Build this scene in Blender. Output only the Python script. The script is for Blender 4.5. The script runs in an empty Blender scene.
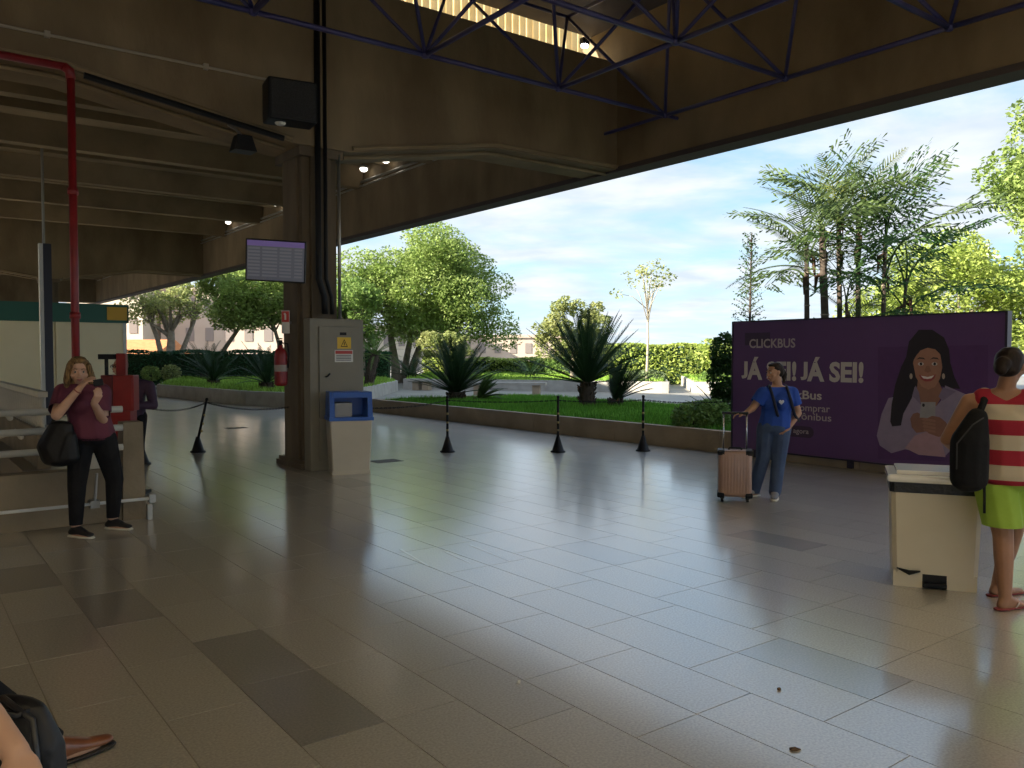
import bpy, bmesh, math, random
import numpy as np
from mathutils import Vector, Matrix, Quaternion
random.seed(7); rng = np.random.default_rng(7)
SC = bpy.context.scene
COL = SC.collection
R = math.radians

# ------------------------------------------------------------------ camera
CAM_H = 1.62; F = 828.0; PITCH = R(2.006)
cd = bpy.data.cameras.new('camera'); cam = bpy.data.objects.new('camera', cd); COL.objects.link(cam)
cd.sensor_width = 36.0; cd.lens = F / 1024 * 36.0; cd.clip_end = 600; cd.clip_start = 0.05
cam.location = (0, 0, CAM_H); cam.rotation_euler = (R(90) - PITCH, 0, 0)
SC.camera = cam

# ------------------------------------------------------------------ world (cloudy morning sky)
W = bpy.data.worlds.new('sky'); SC.world = W; W.use_nodes = True
nt = W.node_tree; nt.nodes.clear()
def wn(t, **k):
    n = nt.nodes.new(t)
    for a, b in k.items(): setattr(n, a, b)
    return n
tc = wn('ShaderNodeTexCoord'); sx = wn('ShaderNodeSeparateXYZ'); nt.links.new(tc.outputs['Generated'], sx.inputs[0])
ramp = wn('ShaderNodeValToRGB'); e = ramp.color_ramp.elements
e[0].position = 0.0; e[0].color = (.62, .80, .86, 1); e[1].position = .6; e[1].color = (.20, .43, .80, 1)
q = e.new(.10); q.color = (.45, .70, .86, 1); q = e.new(.22); q.color = (.28, .54, .80, 1)
nt.links.new(sx.outputs['Z'], ramp.inputs[0])
def wmath(op, a, b):
    m = wn('ShaderNodeMath', operation=op)
    for i, v in enumerate((a, b)):
        if isinstance(v, (int, float)): m.inputs[i].default_value = v
        else: nt.links.new(v, m.inputs[i])
    return m.outputs[0]
zc = wmath('ADD', wmath('MAXIMUM', sx.outputs['Z'], 0.0), .10)
cx = wn('ShaderNodeCombineXYZ')
nt.links.new(wmath('DIVIDE', sx.outputs['X'], zc), cx.inputs[0]); nt.links.new(wmath('DIVIDE', sx.outputs['Y'], zc), cx.inputs[1])
no = wn('ShaderNodeTexNoise'); no.inputs['Scale'].default_value = .85; no.inputs['Detail'].default_value = 9; no.inputs['Roughness'].default_value = .58
no.inputs['Distortion'].default_value = .35
nt.links.new(cx.outputs[0], no.inputs['Vector'])
cr = wn('ShaderNodeValToRGB'); ce = cr.color_ramp.elements
ce[0].position = .34; ce[0].color = (0, 0, 0, 1); ce[1].position = .56; ce[1].color = (1, 1, 1, 1)
nt.links.new(no.outputs['Fac'], cr.inputs[0])
no2 = wn('ShaderNodeTexNoise'); no2.inputs['Scale'].default_value = 2.6; no2.inputs['Detail'].default_value = 6
nt.links.new(cx.outputs[0], no2.inputs['Vector'])
cc = wn('ShaderNodeValToRGB'); c2 = cc.color_ramp.elements
c2[0].position = .35; c2[0].color = (.56, .62, .70, 1); c2[1].position = .62; c2[1].color = (.74, .76, .79, 1)
nt.links.new(no2.outputs['Fac'], cc.inputs[0])
mx = wn('ShaderNodeMix', data_type='RGBA')
nt.links.new(wmath('MULTIPLY', cr.outputs[0], .9), mx.inputs[0]); nt.links.new(ramp.outputs[0], mx.inputs[6]); nt.links.new(cc.outputs[0], mx.inputs[7])
bg = wn('ShaderNodeBackground'); bg.inputs['Strength'].default_value = 0.76
out = wn('ShaderNodeOutputWorld'); nt.links.new(mx.outputs[2], bg.inputs['Color']); nt.links.new(bg.outputs[0], out.inputs[0])

# ------------------------------------------------------------------ building axes: v (t) right-forward, u (s) left-forward
VV = Vector((.8, .6, 0)); UU = Vector((-.6, .8, 0)); ANG = math.atan2(.6, .8)
def B(t, s, z=0.0): return VV * t + UU * s + Vector((0, 0, z))
def G(px, py, z=0.0):
    """ground point seen at a pixel of the 1024x768 frame"""
    d = Vector(((px - 512) / F, 1, (384 - py) / F)); d.rotate(Matrix.Rotation(-PITCH, 3, 'X'))
    k = (z - CAM_H) / d.z
    return Vector((d.x * k, d.y * k, z))
def AT(px, py, Y):
    d = Vector(((px - 512) / F, 1, (384 - py) / F)); d.rotate(Matrix.Rotation(-PITCH, 3, 'X'))
    k = Y / d.y
    return Vector((d.x * k, Y, CAM_H + d.z * k))

# ------------------------------------------------------------------ sun and exposure
sd = bpy.data.lights.new('sun', 'SUN'); sd.energy = 9.2; sd.angle = R(.6); sd.color = (1.0, .91, .75)
sun = bpy.data.objects.new('sun', sd); COL.objects.link(sun)
to_sun = (-VV * .97 + UU * .25).normalized() * math.cos(R(25)) + Vector((0, 0, math.sin(R(25))))
sun.rotation_euler = to_sun.to_track_quat('Z', 'Y').to_euler()
vs = SC.view_settings; vs.view_transform = 'Standard'; vs.look = 'None'; vs.gamma = 1; vs.use_curve_mapping = False
vs.exposure = 0.9
SC.cycles.max_bounces = 10; SC.cycles.diffuse_bounces = 6; SC.cycles.glossy_bounces = 4; SC.cycles.transmission_bounces = 6
SC.cycles.sample_clamp_indirect = 6

# ------------------------------------------------------------------ materials
MATS = {}
def mat(name, col, rough=.6, col2=None, scale=4.0, detail=5, bump=0.0, bscale=None, metal=0.0, spec=.5, island=0.0,
        objrand=0.0, translucent=0.0, emit=None, estr=1.0, stretch=None, coat=0.0, coat_rough=.1, coat_ior=1.5, ramp=(.35, .65), rough2=None, ior=None):
    if name in MATS: return MATS[name]
    m = bpy.data.materials.new(name); m.use_nodes = True; t = m.node_tree; b = t.nodes['Principled BSDF']
    L = t.links.new
    b.inputs['Roughness'].default_value = rough; b.inputs['Metallic'].default_value = metal
    b.inputs['Specular IOR Level'].default_value = spec
    if ior: b.inputs['IOR'].default_value = ior
    if coat:
        b.inputs['Coat Weight'].default_value = coat; b.inputs['Coat Roughness'].default_value = coat_rough; b.inputs['Coat IOR'].default_value = coat_ior
    c = (*col, 1)
    tcn = t.nodes.new('ShaderNodeTexCoord'); vec = tcn.outputs['Object']
    if stretch:
        mp = t.nodes.new('ShaderNodeMapping'); mp.inputs['Scale'].default_value = stretch; L(vec, mp.inputs[0]); vec = mp.outputs[0]
    src = None
    if col2 is not None:
        n = t.nodes.new('ShaderNodeTexNoise'); n.inputs['Scale'].default_value = scale; n.inputs['Detail'].default_value = detail
        L(vec, n.inputs['Vector'])
        rp = t.nodes.new('ShaderNodeValToRGB'); rp.color_ramp.elements[0].position = ramp[0]; rp.color_ramp.elements[1].position = ramp[1]
        rp.color_ramp.elements[0].color = c; rp.color_ramp.elements[1].color = (*col2, 1)
        L(n.outputs['Fac'], rp.inputs[0]); src = rp.outputs[0]
        if rough2 is not None:
            mr = t.nodes.new('ShaderNodeMapRange'); mr.inputs['From Min'].default_value = .35; mr.inputs['From Max'].default_value = .65
            mr.inputs['To Min'].default_value = rough; mr.inputs['To Max'].default_value = rough2
            L(n.outputs['Fac'], mr.inputs[0]); L(mr.outputs[0], b.inputs['Roughness'])
    amt = max(island, objrand)
    if amt:
        if island:
            g = t.nodes.new('ShaderNodeNewGeometry'); rv = g.outputs['Random Per Island']
        else:
            g = t.nodes.new('ShaderNodeObjectInfo'); rv = g.outputs['Random']
        mr = t.nodes.new('ShaderNodeMapRange'); mr.inputs['To Min'].default_value = 1 - amt; mr.inputs['To Max'].default_value = 1 + amt
        L(rv, mr.inputs[0])
        mm = t.nodes.new('ShaderNodeMix'); mm.data_type = 'RGBA'; mm.blend_type = 'MULTIPLY'; mm.inputs[0].default_value = 1
        if src is None: mm.inputs[6].default_value = c
        else: L(src, mm.inputs[6])
        cb = t.nodes.new('ShaderNodeCombineColor'); [L(mr.outputs[0], cb.inputs[i]) for i in range(3)]
        L(cb.outputs[0], mm.inputs[7]); src = mm.outputs[2]
    if src is None: b.inputs['Base Color'].default_value = c
    else: L(src, b.inputs['Base Color'])
    if bump:
        n2 = t.nodes.new('ShaderNodeTexNoise'); n2.inputs['Scale'].default_value = bscale or scale * 6; n2.inputs['Detail'].default_value = 4
        L(vec, n2.inputs['Vector'])
        bp = t.nodes.new('ShaderNodeBump'); bp.inputs['Strength'].default_value = bump; bp.inputs['Distance'].default_value = .02
        L(n2.outputs['Fac'], bp.inputs['Height']); L(bp.outputs[0], b.inputs['Normal'])
    if translucent:
        o = t.nodes['Material Output']; tr = t.nodes.new('ShaderNodeBsdfTranslucent'); ms = t.nodes.new('ShaderNodeMixShader')
        ms.inputs[0].default_value = translucent
        if src is None: tr.inputs[0].default_value = c
        else: L(src, tr.inputs[0])
        L(b.outputs[0], ms.inputs[1]); L(tr.outputs[0], ms.inputs[2]); L(ms.outputs[0], o.inputs[0])
    if emit:
        b.inputs['Emission Color'].default_value = (*emit, 1); b.inputs['Emission Strength'].default_value = estr
    MATS[name] = m
    return m

CONC = mat('raw_concrete', (.155, .110, .060), .8, (.245, .185, .108), 1.1, 8, .35, 14, stretch=(1, 1, .45))
CONC2 = mat('smooth_concrete_wall', (.19, .152, .10), .75, (.27, .22, .15), 1.6, 7, .3, 20)
CEIL = mat('ceiling_concrete', (.185, .135, .075), .85, (.28, .21, .123), .9, 6, .2, 12)
COLM = mat('column_concrete', (.105, .077, .047), .75, (.17, .13, .083), 2.2, 7, .3, 18, stretch=(1, 1, .3))
STEEL_BLUE = mat('truss_blue_paint', (.035, .035, .13), .4, (.05, .05, .17), 3)
ROOFD = mat('dark_roof_sheet', (.07, .065, .075), .7, (.10, .09, .09), 2)
BEIGE = mat('beige_plastic', (.62, .55, .41), .42, (.66, .59, .45), 3, bump=.05)
BLACK = mat('black_plastic', (.010, .010, .011), .5, spec=.25)
WHITE = mat('white_paint', (.72, .72, .68), .5, (.64, .64, .60), 3)
GREYM = mat('grey_metal', (.34, .33, .30), .4, metal=.7)
REDP = mat('red_paint', (.20, .010, .013), .4, (.25, .014, .016), 5)
PURPLE = mat('purple_print', (.105, .045, .155), .35, (.115, .05, .17), 1.5)
SKIN_L = mat('skin_light', (.50, .29, .20), .5, (.55, .33, .23), 9)
SKIN_T = mat('skin_tan', (.36, .19, .115), .5, (.42, .23, .14), 9)
SKIN_D = mat('skin_brown', (.30, .15, .085), .5, (.36, .18, .10), 9)

# ------------------------------------------------------------------ mesh helpers
class MB:
    def __init__(s, xf=None): s.v = []; s.f = []; s.m = []; s.xf = xf
    def add(s, vs, fs, mi=0):
        o = len(s.v)
        for p in vs:
            s.v.append(tuple(s.xf(*p)) if s.xf else tuple(p))
        for f in fs: s.f.append([o + i for i in f]); s.m.append(mi)
    def box(s, a, b, mi=0):
        x0, y0, z0 = a; x1, y1, z1 = b
        s.add([(x0,y0,z0),(x1,y0,z0),(x1,y1,z0),(x0,y1,z0),(x0,y0,z1),(x1,y0,z1),(x1,y1,z1),(x0,y1,z1)],
              [(0,3,2,1),(4,5,6,7),(0,1,5,4),(1,2,6,5),(2,3,7,6),(3,0,4,7)], mi)
    def cbox(s, a, b, c, mi=0):
        """chamfered box (all vertical and horizontal edges cut)"""
        bm = bmesh.new(); bmesh.ops.create_cube(bm, size=1)
        for v in bm.verts: v.co = Vector([a[i] + (v.co[i] + .5) * (b[i] - a[i]) for i in range(3)])
        bmesh.ops.bevel(bm, geom=bm.edges[:], offset=c, segments=2, affect='EDGES', profile=.6)
        bm.verts.index_update()
        s.add([v.co[:] for v in bm.verts], [[v.index for v in f.verts] for f in bm.faces], mi); bm.free()
    def frust(s, c, a0, a1, z0, z1, mi=0, ch=0):
        """tapered box: half sizes a0 at z0, a1 at z1"""
        cx, cy = c
        def ring(a, z):
            hx, hy = a
            if ch: return [(cx-hx+ch,cy-hy,z),(cx+hx-ch,cy-hy,z),(cx+hx,cy-hy+ch,z),(cx+hx,cy+hy-ch,z),(cx+hx-ch,cy+hy,z),(cx-hx+ch,cy+hy,z),(cx-hx,cy+hy-ch,z),(cx-hx,cy-hy+ch,z)]
            return [(cx-hx,cy-hy,z),(cx+hx,cy-hy,z),(cx+hx,cy+hy,z),(cx-hx,cy+hy,z)]
        r0 = ring(a0, z0); r1 = ring(a1, z1); n = len(r0)
        s.add(r0 + r1, [list(range(n))[::-1], list(range(n, 2*n))] + [(i, (i+1) % n, n+(i+1) % n, n+i) for i in range(n)], mi)
    def prism(s, poly, z0, z1, mi=0):
        n = len(poly)
        s.add([(x, y, z0) for x, y in poly] + [(x, y, z1) for x, y in poly],
              [list(range(n))[::-1], list(range(n, 2*n))] + [(i, (i+1) % n, n+(i+1) % n, n+i) for i in range(n)], mi)
    def tube(s, pts, r, n=8, mi=0, cap=True):
        pts = [Vector(p) for p in pts]; k = len(pts)
        rr = r if isinstance(r, (list, tuple)) else [r] * k
        vs = []; up = Vector((0, 0, 1)); side = None
        for i, p in enumerate(pts):
            d = (pts[min(i+1, k-1)] - pts[max(i-1, 0)]).normalized()
            if side is None:
                side = d.cross(up) if abs(d.z) < .95 else d.cross(Vector((1, 0, 0)))
            side = (side - d * side.dot(d)).normalized(); w = d.cross(side)
            for j in range(n):
                a = 2 * math.pi * j / n
                vs.append(tuple(p + (side * math.cos(a) + w * math.sin(a)) * rr[i]))
        fs = [(i*n + j, i*n + (j+1) % n, (i+1)*n + (j+1) % n, (i+1)*n + j) for i in range(k-1) for j in range(n)]
        if cap: fs += [list(range(n))[::-1], list(range((k-1)*n, k*n))]
        s.add(vs, fs, mi)
    def lathe(s, prof, c=(0, 0), n=16, mi=0):
        vs = [(c[0] + r * math.cos(2*math.pi*j/n), c[1] + r * math.sin(2*math.pi*j/n), z) for r, z in prof for j in range(n)]
        k = len(prof)
        fs = [(i*n + j, i*n + (j+1) % n, (i+1)*n + (j+1) % n, (i+1)*n + j) for i in range(k-1) for j in range(n)]
        s.add(vs, fs + [list(range(n))[::-1], list(range((k-1)*n, k*n))], mi)
    def ball(s, c, r, n=10, mi=0):
        rx, ry, rz = r if isinstance(r, (tuple, list)) else (r, r, r)
        m = n // 2; vs = [(c[0], c[1], c[2] - rz)]
        for i in range(1, m):
            a = math.pi * i / m - math.pi / 2
            vs += [(c[0] + rx * math.cos(a) * math.cos(2*math.pi*j/n), c[1] + ry * math.cos(a) * math.sin(2*math.pi*j/n), c[2] + rz * math.sin(a)) for j in range(n)]
        vs.append((c[0], c[1], c[2] + rz)); fs = [(0, 1 + (j+1) % n, 1 + j) for j in range(n)]
        for i in range(m-2): fs += [(1+i*n+j, 1+i*n+(j+1) % n, 1+(i+1)*n+(j+1) % n, 1+(i+1)*n+j) for j in range(n)]
        l = len(vs) - 1; fs += [(l, 1+(m-2)*n+j, 1+(m-2)*n+(j+1) % n) for j in range(n)]
        s.add(vs, fs, mi)
    def mesh(s, name, mats, smooth=False):
        me = bpy.data.meshes.new(name); me.from_pydata(s.v, [], s.f)
        if not isinstance(mats, (list, tuple)): mats = [mats]
        for m in mats: me.materials.append(m)
        if len(mats) > 1: me.polygons.foreach_set('material_index', s.m)
        bm = bmesh.new(); bm.from_mesh(me); bmesh.ops.recalc_face_normals(bm, faces=bm.faces[:]); bm.to_mesh(me); bm.free()
        if smooth: me.polygons.foreach_set('use_smooth', [True] * len(me.polygons))
        me.update(); return me
    def build(s, name, mats, parent=None, smooth=False, **k):
        return link(name, s.mesh(name, mats, smooth), parent, **k)

def link(name, data, parent=None, loc=None, label=None, cat=None, group=None, kind=None, rz=None):
    o = bpy.data.objects.new(name, data); COL.objects.link(o)
    if parent is not None: o.parent = parent
    if loc is not None: o.location = loc
    if rz is not None: o.rotation_euler = (0, 0, rz)
    tag(o, label, cat, group, kind); return o
def tag(o, label=None, cat=None, group=None, kind=None):
    if label: o['label'] = label
    if cat: o['category'] = cat
    if group: o['group'] = group
    if kind: o['kind'] = kind
    return o
def thing(name, label, cat, loc=(0, 0, 0), rz=0.0, group=None):
    o = bpy.data.objects.new(name, None); COL.objects.link(o); o.empty_display_size = .1
    o.location = loc; o.rotation_euler = (0, 0, rz); return tag(o, label, cat, group)
def kids(o): return [c for c in COL.objects if c.parent == o]
def copy_tree(o, loc, rz=0.0, label=None):
    r = o.copy(); COL.objects.link(r); r.location = loc; r.rotation_euler = (0, 0, rz)
    if label: r['label'] = label
    for c in kids(o):
        k = c.copy(); COL.objects.link(k); k.parent = r
        for d in kids(c):
            g = d.copy(); COL.objects.link(g); g.parent = k
    return r
def struct(name, mb, m, parent=None, smooth=False):
    return mb.build(name, m, parent, smooth, kind=None if parent else 'structure')
def np_mesh(name, verts, faces, mats):
    """verts (N,3), faces (M,k) numpy"""
    me = bpy.data.meshes.new(name); n, k = faces.shape
    me.vertices.add(len(verts)); me.vertices.foreach_set('co', verts.astype(np.float32).ravel())
    me.loops.add(n * k); me.loops.foreach_set('vertex_index', faces.astype(np.int32).ravel())
    me.polygons.add(n); me.polygons.foreach_set('loop_start', np.arange(0, n*k, k, dtype=np.int32))
    me.polygons.foreach_set('loop_total', np.full(n, k, dtype=np.int32))
    for m in (mats if isinstance(mats, (list, tuple)) else [mats]): me.materials.append(m)
    me.update(calc_edges=True); me.validate(); return me

# ================================================================== THE HALL
# ---- floor slab with the stairwell cut out (t from..to, s from..to)
TH0, TH1, SH0, SH1 = -4.0, 1.45, 9.05, 20.5          # stairwell opening
FT0, FT1, FS0, FS1 = -14.0, 10.9, -9.0, 62.0
GROUT = mat('floor_grout', (.22, .20, .165), .5)
TILE_O = mat('granite_tile', (.27, .245, .195), .38, (.51, .465, .38), 85, 4, .02, 1.2, objrand=.09, rough2=.46, spec=.8, ramp=(.3, .7), ior=2.2, coat=1.0, coat_rough=.15, coat_ior=2.2)
TILE_D = mat('granite_tile_dark', (.15, .135, .11), .38, (.31, .285, .235), 85, 4, .02, 1.2, objrand=.09, rough2=.46, spec=.8, ramp=(.3, .7), ior=2.2, coat=1.0, coat_rough=.15, coat_ior=2.2)
TILE_F = mat('granite_tile_far', (.27, .245, .195), .38, (.51, .465, .38), 85, 4, .02, 1.2, island=.09, rough2=.46, spec=.8, ramp=(.3, .7), ior=2.2, coat=1.0, coat_rough=.15, coat_ior=2.2)
m = MB(B)
for a, b in (((FT0, FS0), (FT1, SH0)), ((FT0, SH1), (FT1, FS1)), ((FT0, SH0), (TH0, SH1)), ((TH1, SH0), (FT1, SH1))):
    m.box((a[0], a[1], -.35), (b[0], b[1], -.005))
floor = struct('floor', m, GROUT)
TW, TL, GAP = .388, .776, .0011
cells = []
nrow = int((FT1 - FT0 - .194) / TW)
for i in range(nrow):
    t0 = FT0 + .194 + i * TW; off = random.choice((0, .5, .25, .75)) * TL
    for j in range(int((FS1 - FS0) / TL) - 1):
        s0 = FS0 + off + j * TL; tcn, scn = t0 + TW / 2, s0 + TL / 2
        if TH0 - TW/2 < tcn < TH1 + TW/2 and SH0 - TL/2 < scn < SH1 + TL/2: continue
        cells.append((t0, s0, B(tcn, scn)))
def vis(p):
    return p.y > 2.7 and -.02 < (p.x / p.y * F + 512 + 60) and p.x / p.y * F + 512 < 1024 + 60
seen = sorted([c for c in cells if vis(c[2])], key=lambda c: c[2].length)
near = seen[:300]; nid = set(id(c) for c in near)
tm = MB(); tm.frust((0, 0), (TW/2 - GAP, TL/2 - GAP), (TW/2 - GAP - .0015, TL/2 - GAP - .0015), -.012, 0.0)
tmesh = tm.mesh('tile', TILE_O); dmesh = tm.mesh('tile', TILE_D)
for c in near:
    tm_, sm0 = c[0] + TW/2, c[1] + TL/2; dark = (1.3 < tm_ < 1.75 and 2.9 < sm0 < 4.7) or random.random() < .03
    o = link('tile', dmesh if dark else tmesh, floor, loc=B(c[0] + TW/2, c[1] + TL/2), rz=ANG)
m = MB(B)
for c in cells:
    if id(c) in nid: continue
    x0, y0 = c[0] + GAP, c[1] + GAP; x1, y1 = c[0] + TW - GAP, c[1] + TL - GAP
    m.add([(x0, y0, 0), (x1, y0, 0), (x1, y1, 0), (x0, y1, 0), (x0, y0, -.012), (x1, y0, -.012), (x1, y1, -.012), (x0, y1, -.012)],
          [(0, 1, 2, 3), (0, 4, 5, 1), (1, 5, 6, 2), (2, 6, 7, 3), (3, 7, 4, 0)])
tf = m.build('tile_field', TILE_F, floor); tf['kind'] = 'stuff'

# ---- cross beams (haunched at the column), running along t
S_B = 11.05
def cross_beam(name, s0, w=.95, ztop=6.92, tcol=4.95, t0=FT0, t1=10.68, groove=True):
    pts = [(t0, 5.0), (tcol - 3.3, 5.0), (tcol - .45, 4.55), (tcol + .45, 4.55), (tcol + 3.05, 5.0), (t1, 5.0), (t1, ztop), (t0, ztop)]
    m = MB(B); n = len(pts)
    m.add([(t, s0, z) for t, z in pts] + [(t, s0 + w, z) for t, z in pts],
          [list(range(n)), list(range(n, 2*n))[::-1]] + [(i, (i+1) % n, n + (i+1) % n, n + i) for i in range(n)])
    b = struct(name, m, CONC)
    if groove:   # pale projecting lip that follows the haunched soffit
        for side in (0, 1):
            g = MB(B)
            path = pts[:3] if side == 0 else pts[3:6]
            g.tube([(t, s0 - .02, z + .05) for t, z in path], .035, 6)
            g.tube([(t, s0 + .30, z - .03) for t, z in path], .03, 6)
            struct('drip_edge', g, CEIL, b)
    return b
beam = cross_beam('trim_1', S_B)
cross_beam('trim_2', S_B + 25)
cross_beam('trim_3', S_B + 48, groove=False)
cross_beam('trim_4', FS0 - .5, ztop=7.6, groove=False)
# ---- long edge beam above the garden opening
m = MB(B); m.box((10.68, FS0, 5.0), (11.05, S_B + .95, 7.7)); m.box((10.68, S_B + .95, 5.0), (11.05, FS1, 6.87))
eb = struct('trim_5', m, CONC)
g = MB(B); g.box((10.66, FS0, 4.96), (11.07, FS1, 5.05)); struct('beam_shade_strip', g, mat('shaded_concrete', (.07, .055, .055), .8), eb)  # shade under the beam put into the strip's darker colour
g = MB(B); g.tube([(10.62, S_B + 1, 6.45), (10.62, 58, 6.45)], .035, 6); struct('conduit', g, GREYM, eb)
g = MB(B); g.tube([(10.6, S_B + 1, 6.33), (10.6, 58, 6.33)], .025, 6); struct('conduit', g, GREYM, eb)
# ---- roofs
FILL_S = [(-8.3 + 2.8 * i, -6.6 + 2.8 * i) for i in range(4)]           # rooflight strips added out of view to brighten the foreground floor
m = MB(B); edge = FS0 - .5
for a, b in FILL_S + [(11.78, 12)]:
    m.box((FT0, edge, 7.6), (11.05, a, 7.85)); edge = b
roof1 = struct('ceiling', m, ROOFD)
RLS = mat('fill_rooflight_sheet', (.88, .78, .58), .5, (.92, .83, .66), 2.0, translucent=.8)
for a, b in FILL_S:
    for k in range(5):
        g = MB(B); w = 25.05 / 5; g.box((FT0 + k * w + .01, a, 7.70), (FT0 + (k + 1) * w - .01, b, 7.704)); struct('fill_rooflight', g, RLS, roof1)
m = MB(B); m.box((FT0, S_B + .95, 6.86), (11.05, FS1, 7.1)); roof2 = struct('ceiling_low', m, CEIL)
roof2.name = 'ceiling.001'
for i in range(12):
    s = 13.3 + i * 3.9
    if abs(s - (S_B + 25.4)) < 1 or abs(s - (S_B + 48.4)) < 1: continue
    g = MB(B); g.add([(FT0, s, 6.86), (FT0, s + .12, 6.30), (FT0, s + .42, 6.30), (FT0, s + .54, 6.86), (10.66, s, 6.86), (10.66, s + .12, 6.30), (10.66, s + .42, 6.30), (10.66, s + .54, 6.86)],
                     [(0, 1, 2, 3), (4, 7, 6, 5), (0, 4, 5, 1), (1, 5, 6, 2), (2, 6, 7, 3), (3, 7, 4, 0)])
    struct('joist', g, CEIL, roof2)
    for d in (1.35, 2.5):
        if s + d > 58: continue
        g = MB(B); g.box((FT0, s + d, 6.66), (10.66, s + d + .13, 6.87)); struct('rib', g, CEIL, roof2)
# ---- ribbed translucent sheets between the low roof and the raised roof
FIB = mat('fibreglass_sheet', (.85, .62, .26), .5, (.95, .74, .38), 2.0, translucent=.75)
def ribsheet():
    m = MB(); n = 36; w = .98
    xs = [(-w/2 + w * i / n) for i in range(n + 1)]
    for th in (0, 1):
        pass
    vs = []; 
    for z in (0, 1.0):
        for x in xs:
            vs.append((x, .028 * math.sin(2 * math.pi * x / .163), z))
    k = n + 1
    m.add(vs, [(i, i+1, k+i+1, k+i) for i in range(n)])
    me = m.mesh('panel', FIB, True); return me
rs = ribsheet()
for i in range(-1, 15):
    link('panel', rs, roof2, loc=B(10.2 - i * .96, 12.32, 7.0), rz=ANG)
# ---- unseen back wall shaped to block low sun, open top for bounce; far wall
m = MB(B); m.box((FT0 - .3, FS0 - .5, -.3), (FT0, 12.2, 7.85)); m.box((FT0 - .3, 12.2, -.3), (FT0, FS1, 4.6)); struct('wall_back', m, CONC2)
m = MB(B); m.box((FT0, FS1, -.3), (6.0, FS1 + .3, 7.1)); struct('wall_far', m, CONC2)
# ---- columns
def column(t, s, name):
    m = MB(B)
    m.box((t, s, 0), (t + .70, s + .95, .07)); 
    m.box((t + .03, s + .03, .07), (t + .67, s + .92, .12))
    m.box((t + .05, s + .22, .12), (t + .65, s + .73, 4.60))         # flat arms of the cross-shaped shaft
    m.box((t + .20, s + .05, .12), (t + .50, s + .90, 4.60))
    m.box((t + .09, s + .12, .12), (t + .20, s + .83, 4.60)); m.box((t + .50, s + .12, .12), (t + .61, s + .83, 4.60))
    m.box((t + .02, s + .02, 4.42), (t + .68, s + .93, 4.58))
    return struct(name, m, COLM)
colm = column(4.60, 11.08, 'trim_6')
column(4.60, S_B + 25.03, 'trim_7')
column(4.60, S_B + 48.03, 'trim_8')
column(4.60, FS0 - .5, 'trim_9')
for nm, tt, rad, s_ in (('drain_pipe', 4.86, .045, 11.03), ('drain_pipe', 4.98, .03, 11.05), ('conduit', 5.22, .025, 11.12)):
    g = MB(B)
    if nm == 'drain_pipe' : g.tube([(tt, s_, 6.9), (tt, s_, 2.7), (tt + .07, s_ - .02, 2.45), (tt + .08, s_ - .02, 2.2)], rad, 8)
    else: g.tube([(tt, s_, 4.5), (tt, s_, 2.1)], rad, 8)
    struct(nm, g, BLACK if nm == 'drain_pipe' else GREYM, colm, True)

# ================================================================== SPACE FRAME (blue tubes under the raised roof)
tr = thing('roof_truss', 'dark blue tubular steel space frame hanging under the raised roof', 'truss', B(10.38, 9.6, 5.6))
PT = 2.31
def rel(t, s, z): return B(t, s, z) - B(10.38, 9.6, 5.6)
low = {(i, j): rel(10.38 - PT*i, 9.6 - PT*j, 5.6) for i in range(7) for j in range(7)}
top = {(i, j): rel(10.38 - PT*(i+.5), 9.6 - PT*(j-.5), 7.3) for i in range(7) for j in range(7)}
def strut(name, a, b, r):
    g = MB(); g.tube([a, b], r, 6); return g.build(name, STEEL_BLUE, tr, True)
for (i, j), p in low.items():
    if (i+1, j) in low: strut('chord', p, low[(i+1, j)], .034)
    if (i, j+1) in low: strut('chord', p, low[(i, j+1)], .034)
    for di, dj in ((0, 0), (-1, 0), (0, 1), (-1, 1)):
        if (i+di, j+dj) in top: strut('diagonal', p, top[(i+di, j+dj)], .027)
    g = MB(); g.ball(p, (.065, .065, .05), 10); g.build('node', STEEL_BLUE, tr, True)
for (i, j), p in top.items():
    if (i+1, j) in top: strut('chord', p, top[(i+1, j)], .03)
    if (i, j+1) in top: strut('chord', p, top[(i, j+1)], .03)
g = MB(); g.tube([low[(0, 0)], rel(10.38, S_B, 5.6)], .03, 6); g.build('tie_rod', STEEL_BLUE, tr)
g = MB(); g.tube([low[(0, 0)], rel(10.68, 9.6, 5.6)], .03, 6); g.build('tie_rod', STEEL_BLUE, tr)

# floodlight hanging in the truss, tiny second lamp
LAMP = mat('lamp_glow', (1, 1, 1), .4, emit=(1, .97, .9), estr=14)
def flood(loc, label, sz=1.0):
    t = thing('floodlight', label, 'lamp', loc, ANG)
    g = MB(); g.cbox((-.16*sz, -.10*sz, 0), (.16*sz, .10*sz, .22*sz), .02*sz); g.build('housing', BLACK, t)
    g = MB(); g.tube([(0, 0, .2*sz), (0, 0, .42*sz)], .02*sz, 8); g.build('hanger', STEEL_BLUE, t)
    g = MB(); g.lathe([(.11*sz, -.09*sz), (.14*sz, -.05*sz), (.12*sz, .0)], n=14); g.build('lens', LAMP, t, True)
    return t
flood(AT(680, 37, 15.0), 'lit floodlight hanging inside the blue roof truss', 1.15)
flood(B(10.2, 11.4, 7.25), 'tiny distant lit lamp at the top of the blue truss', .5)

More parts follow.
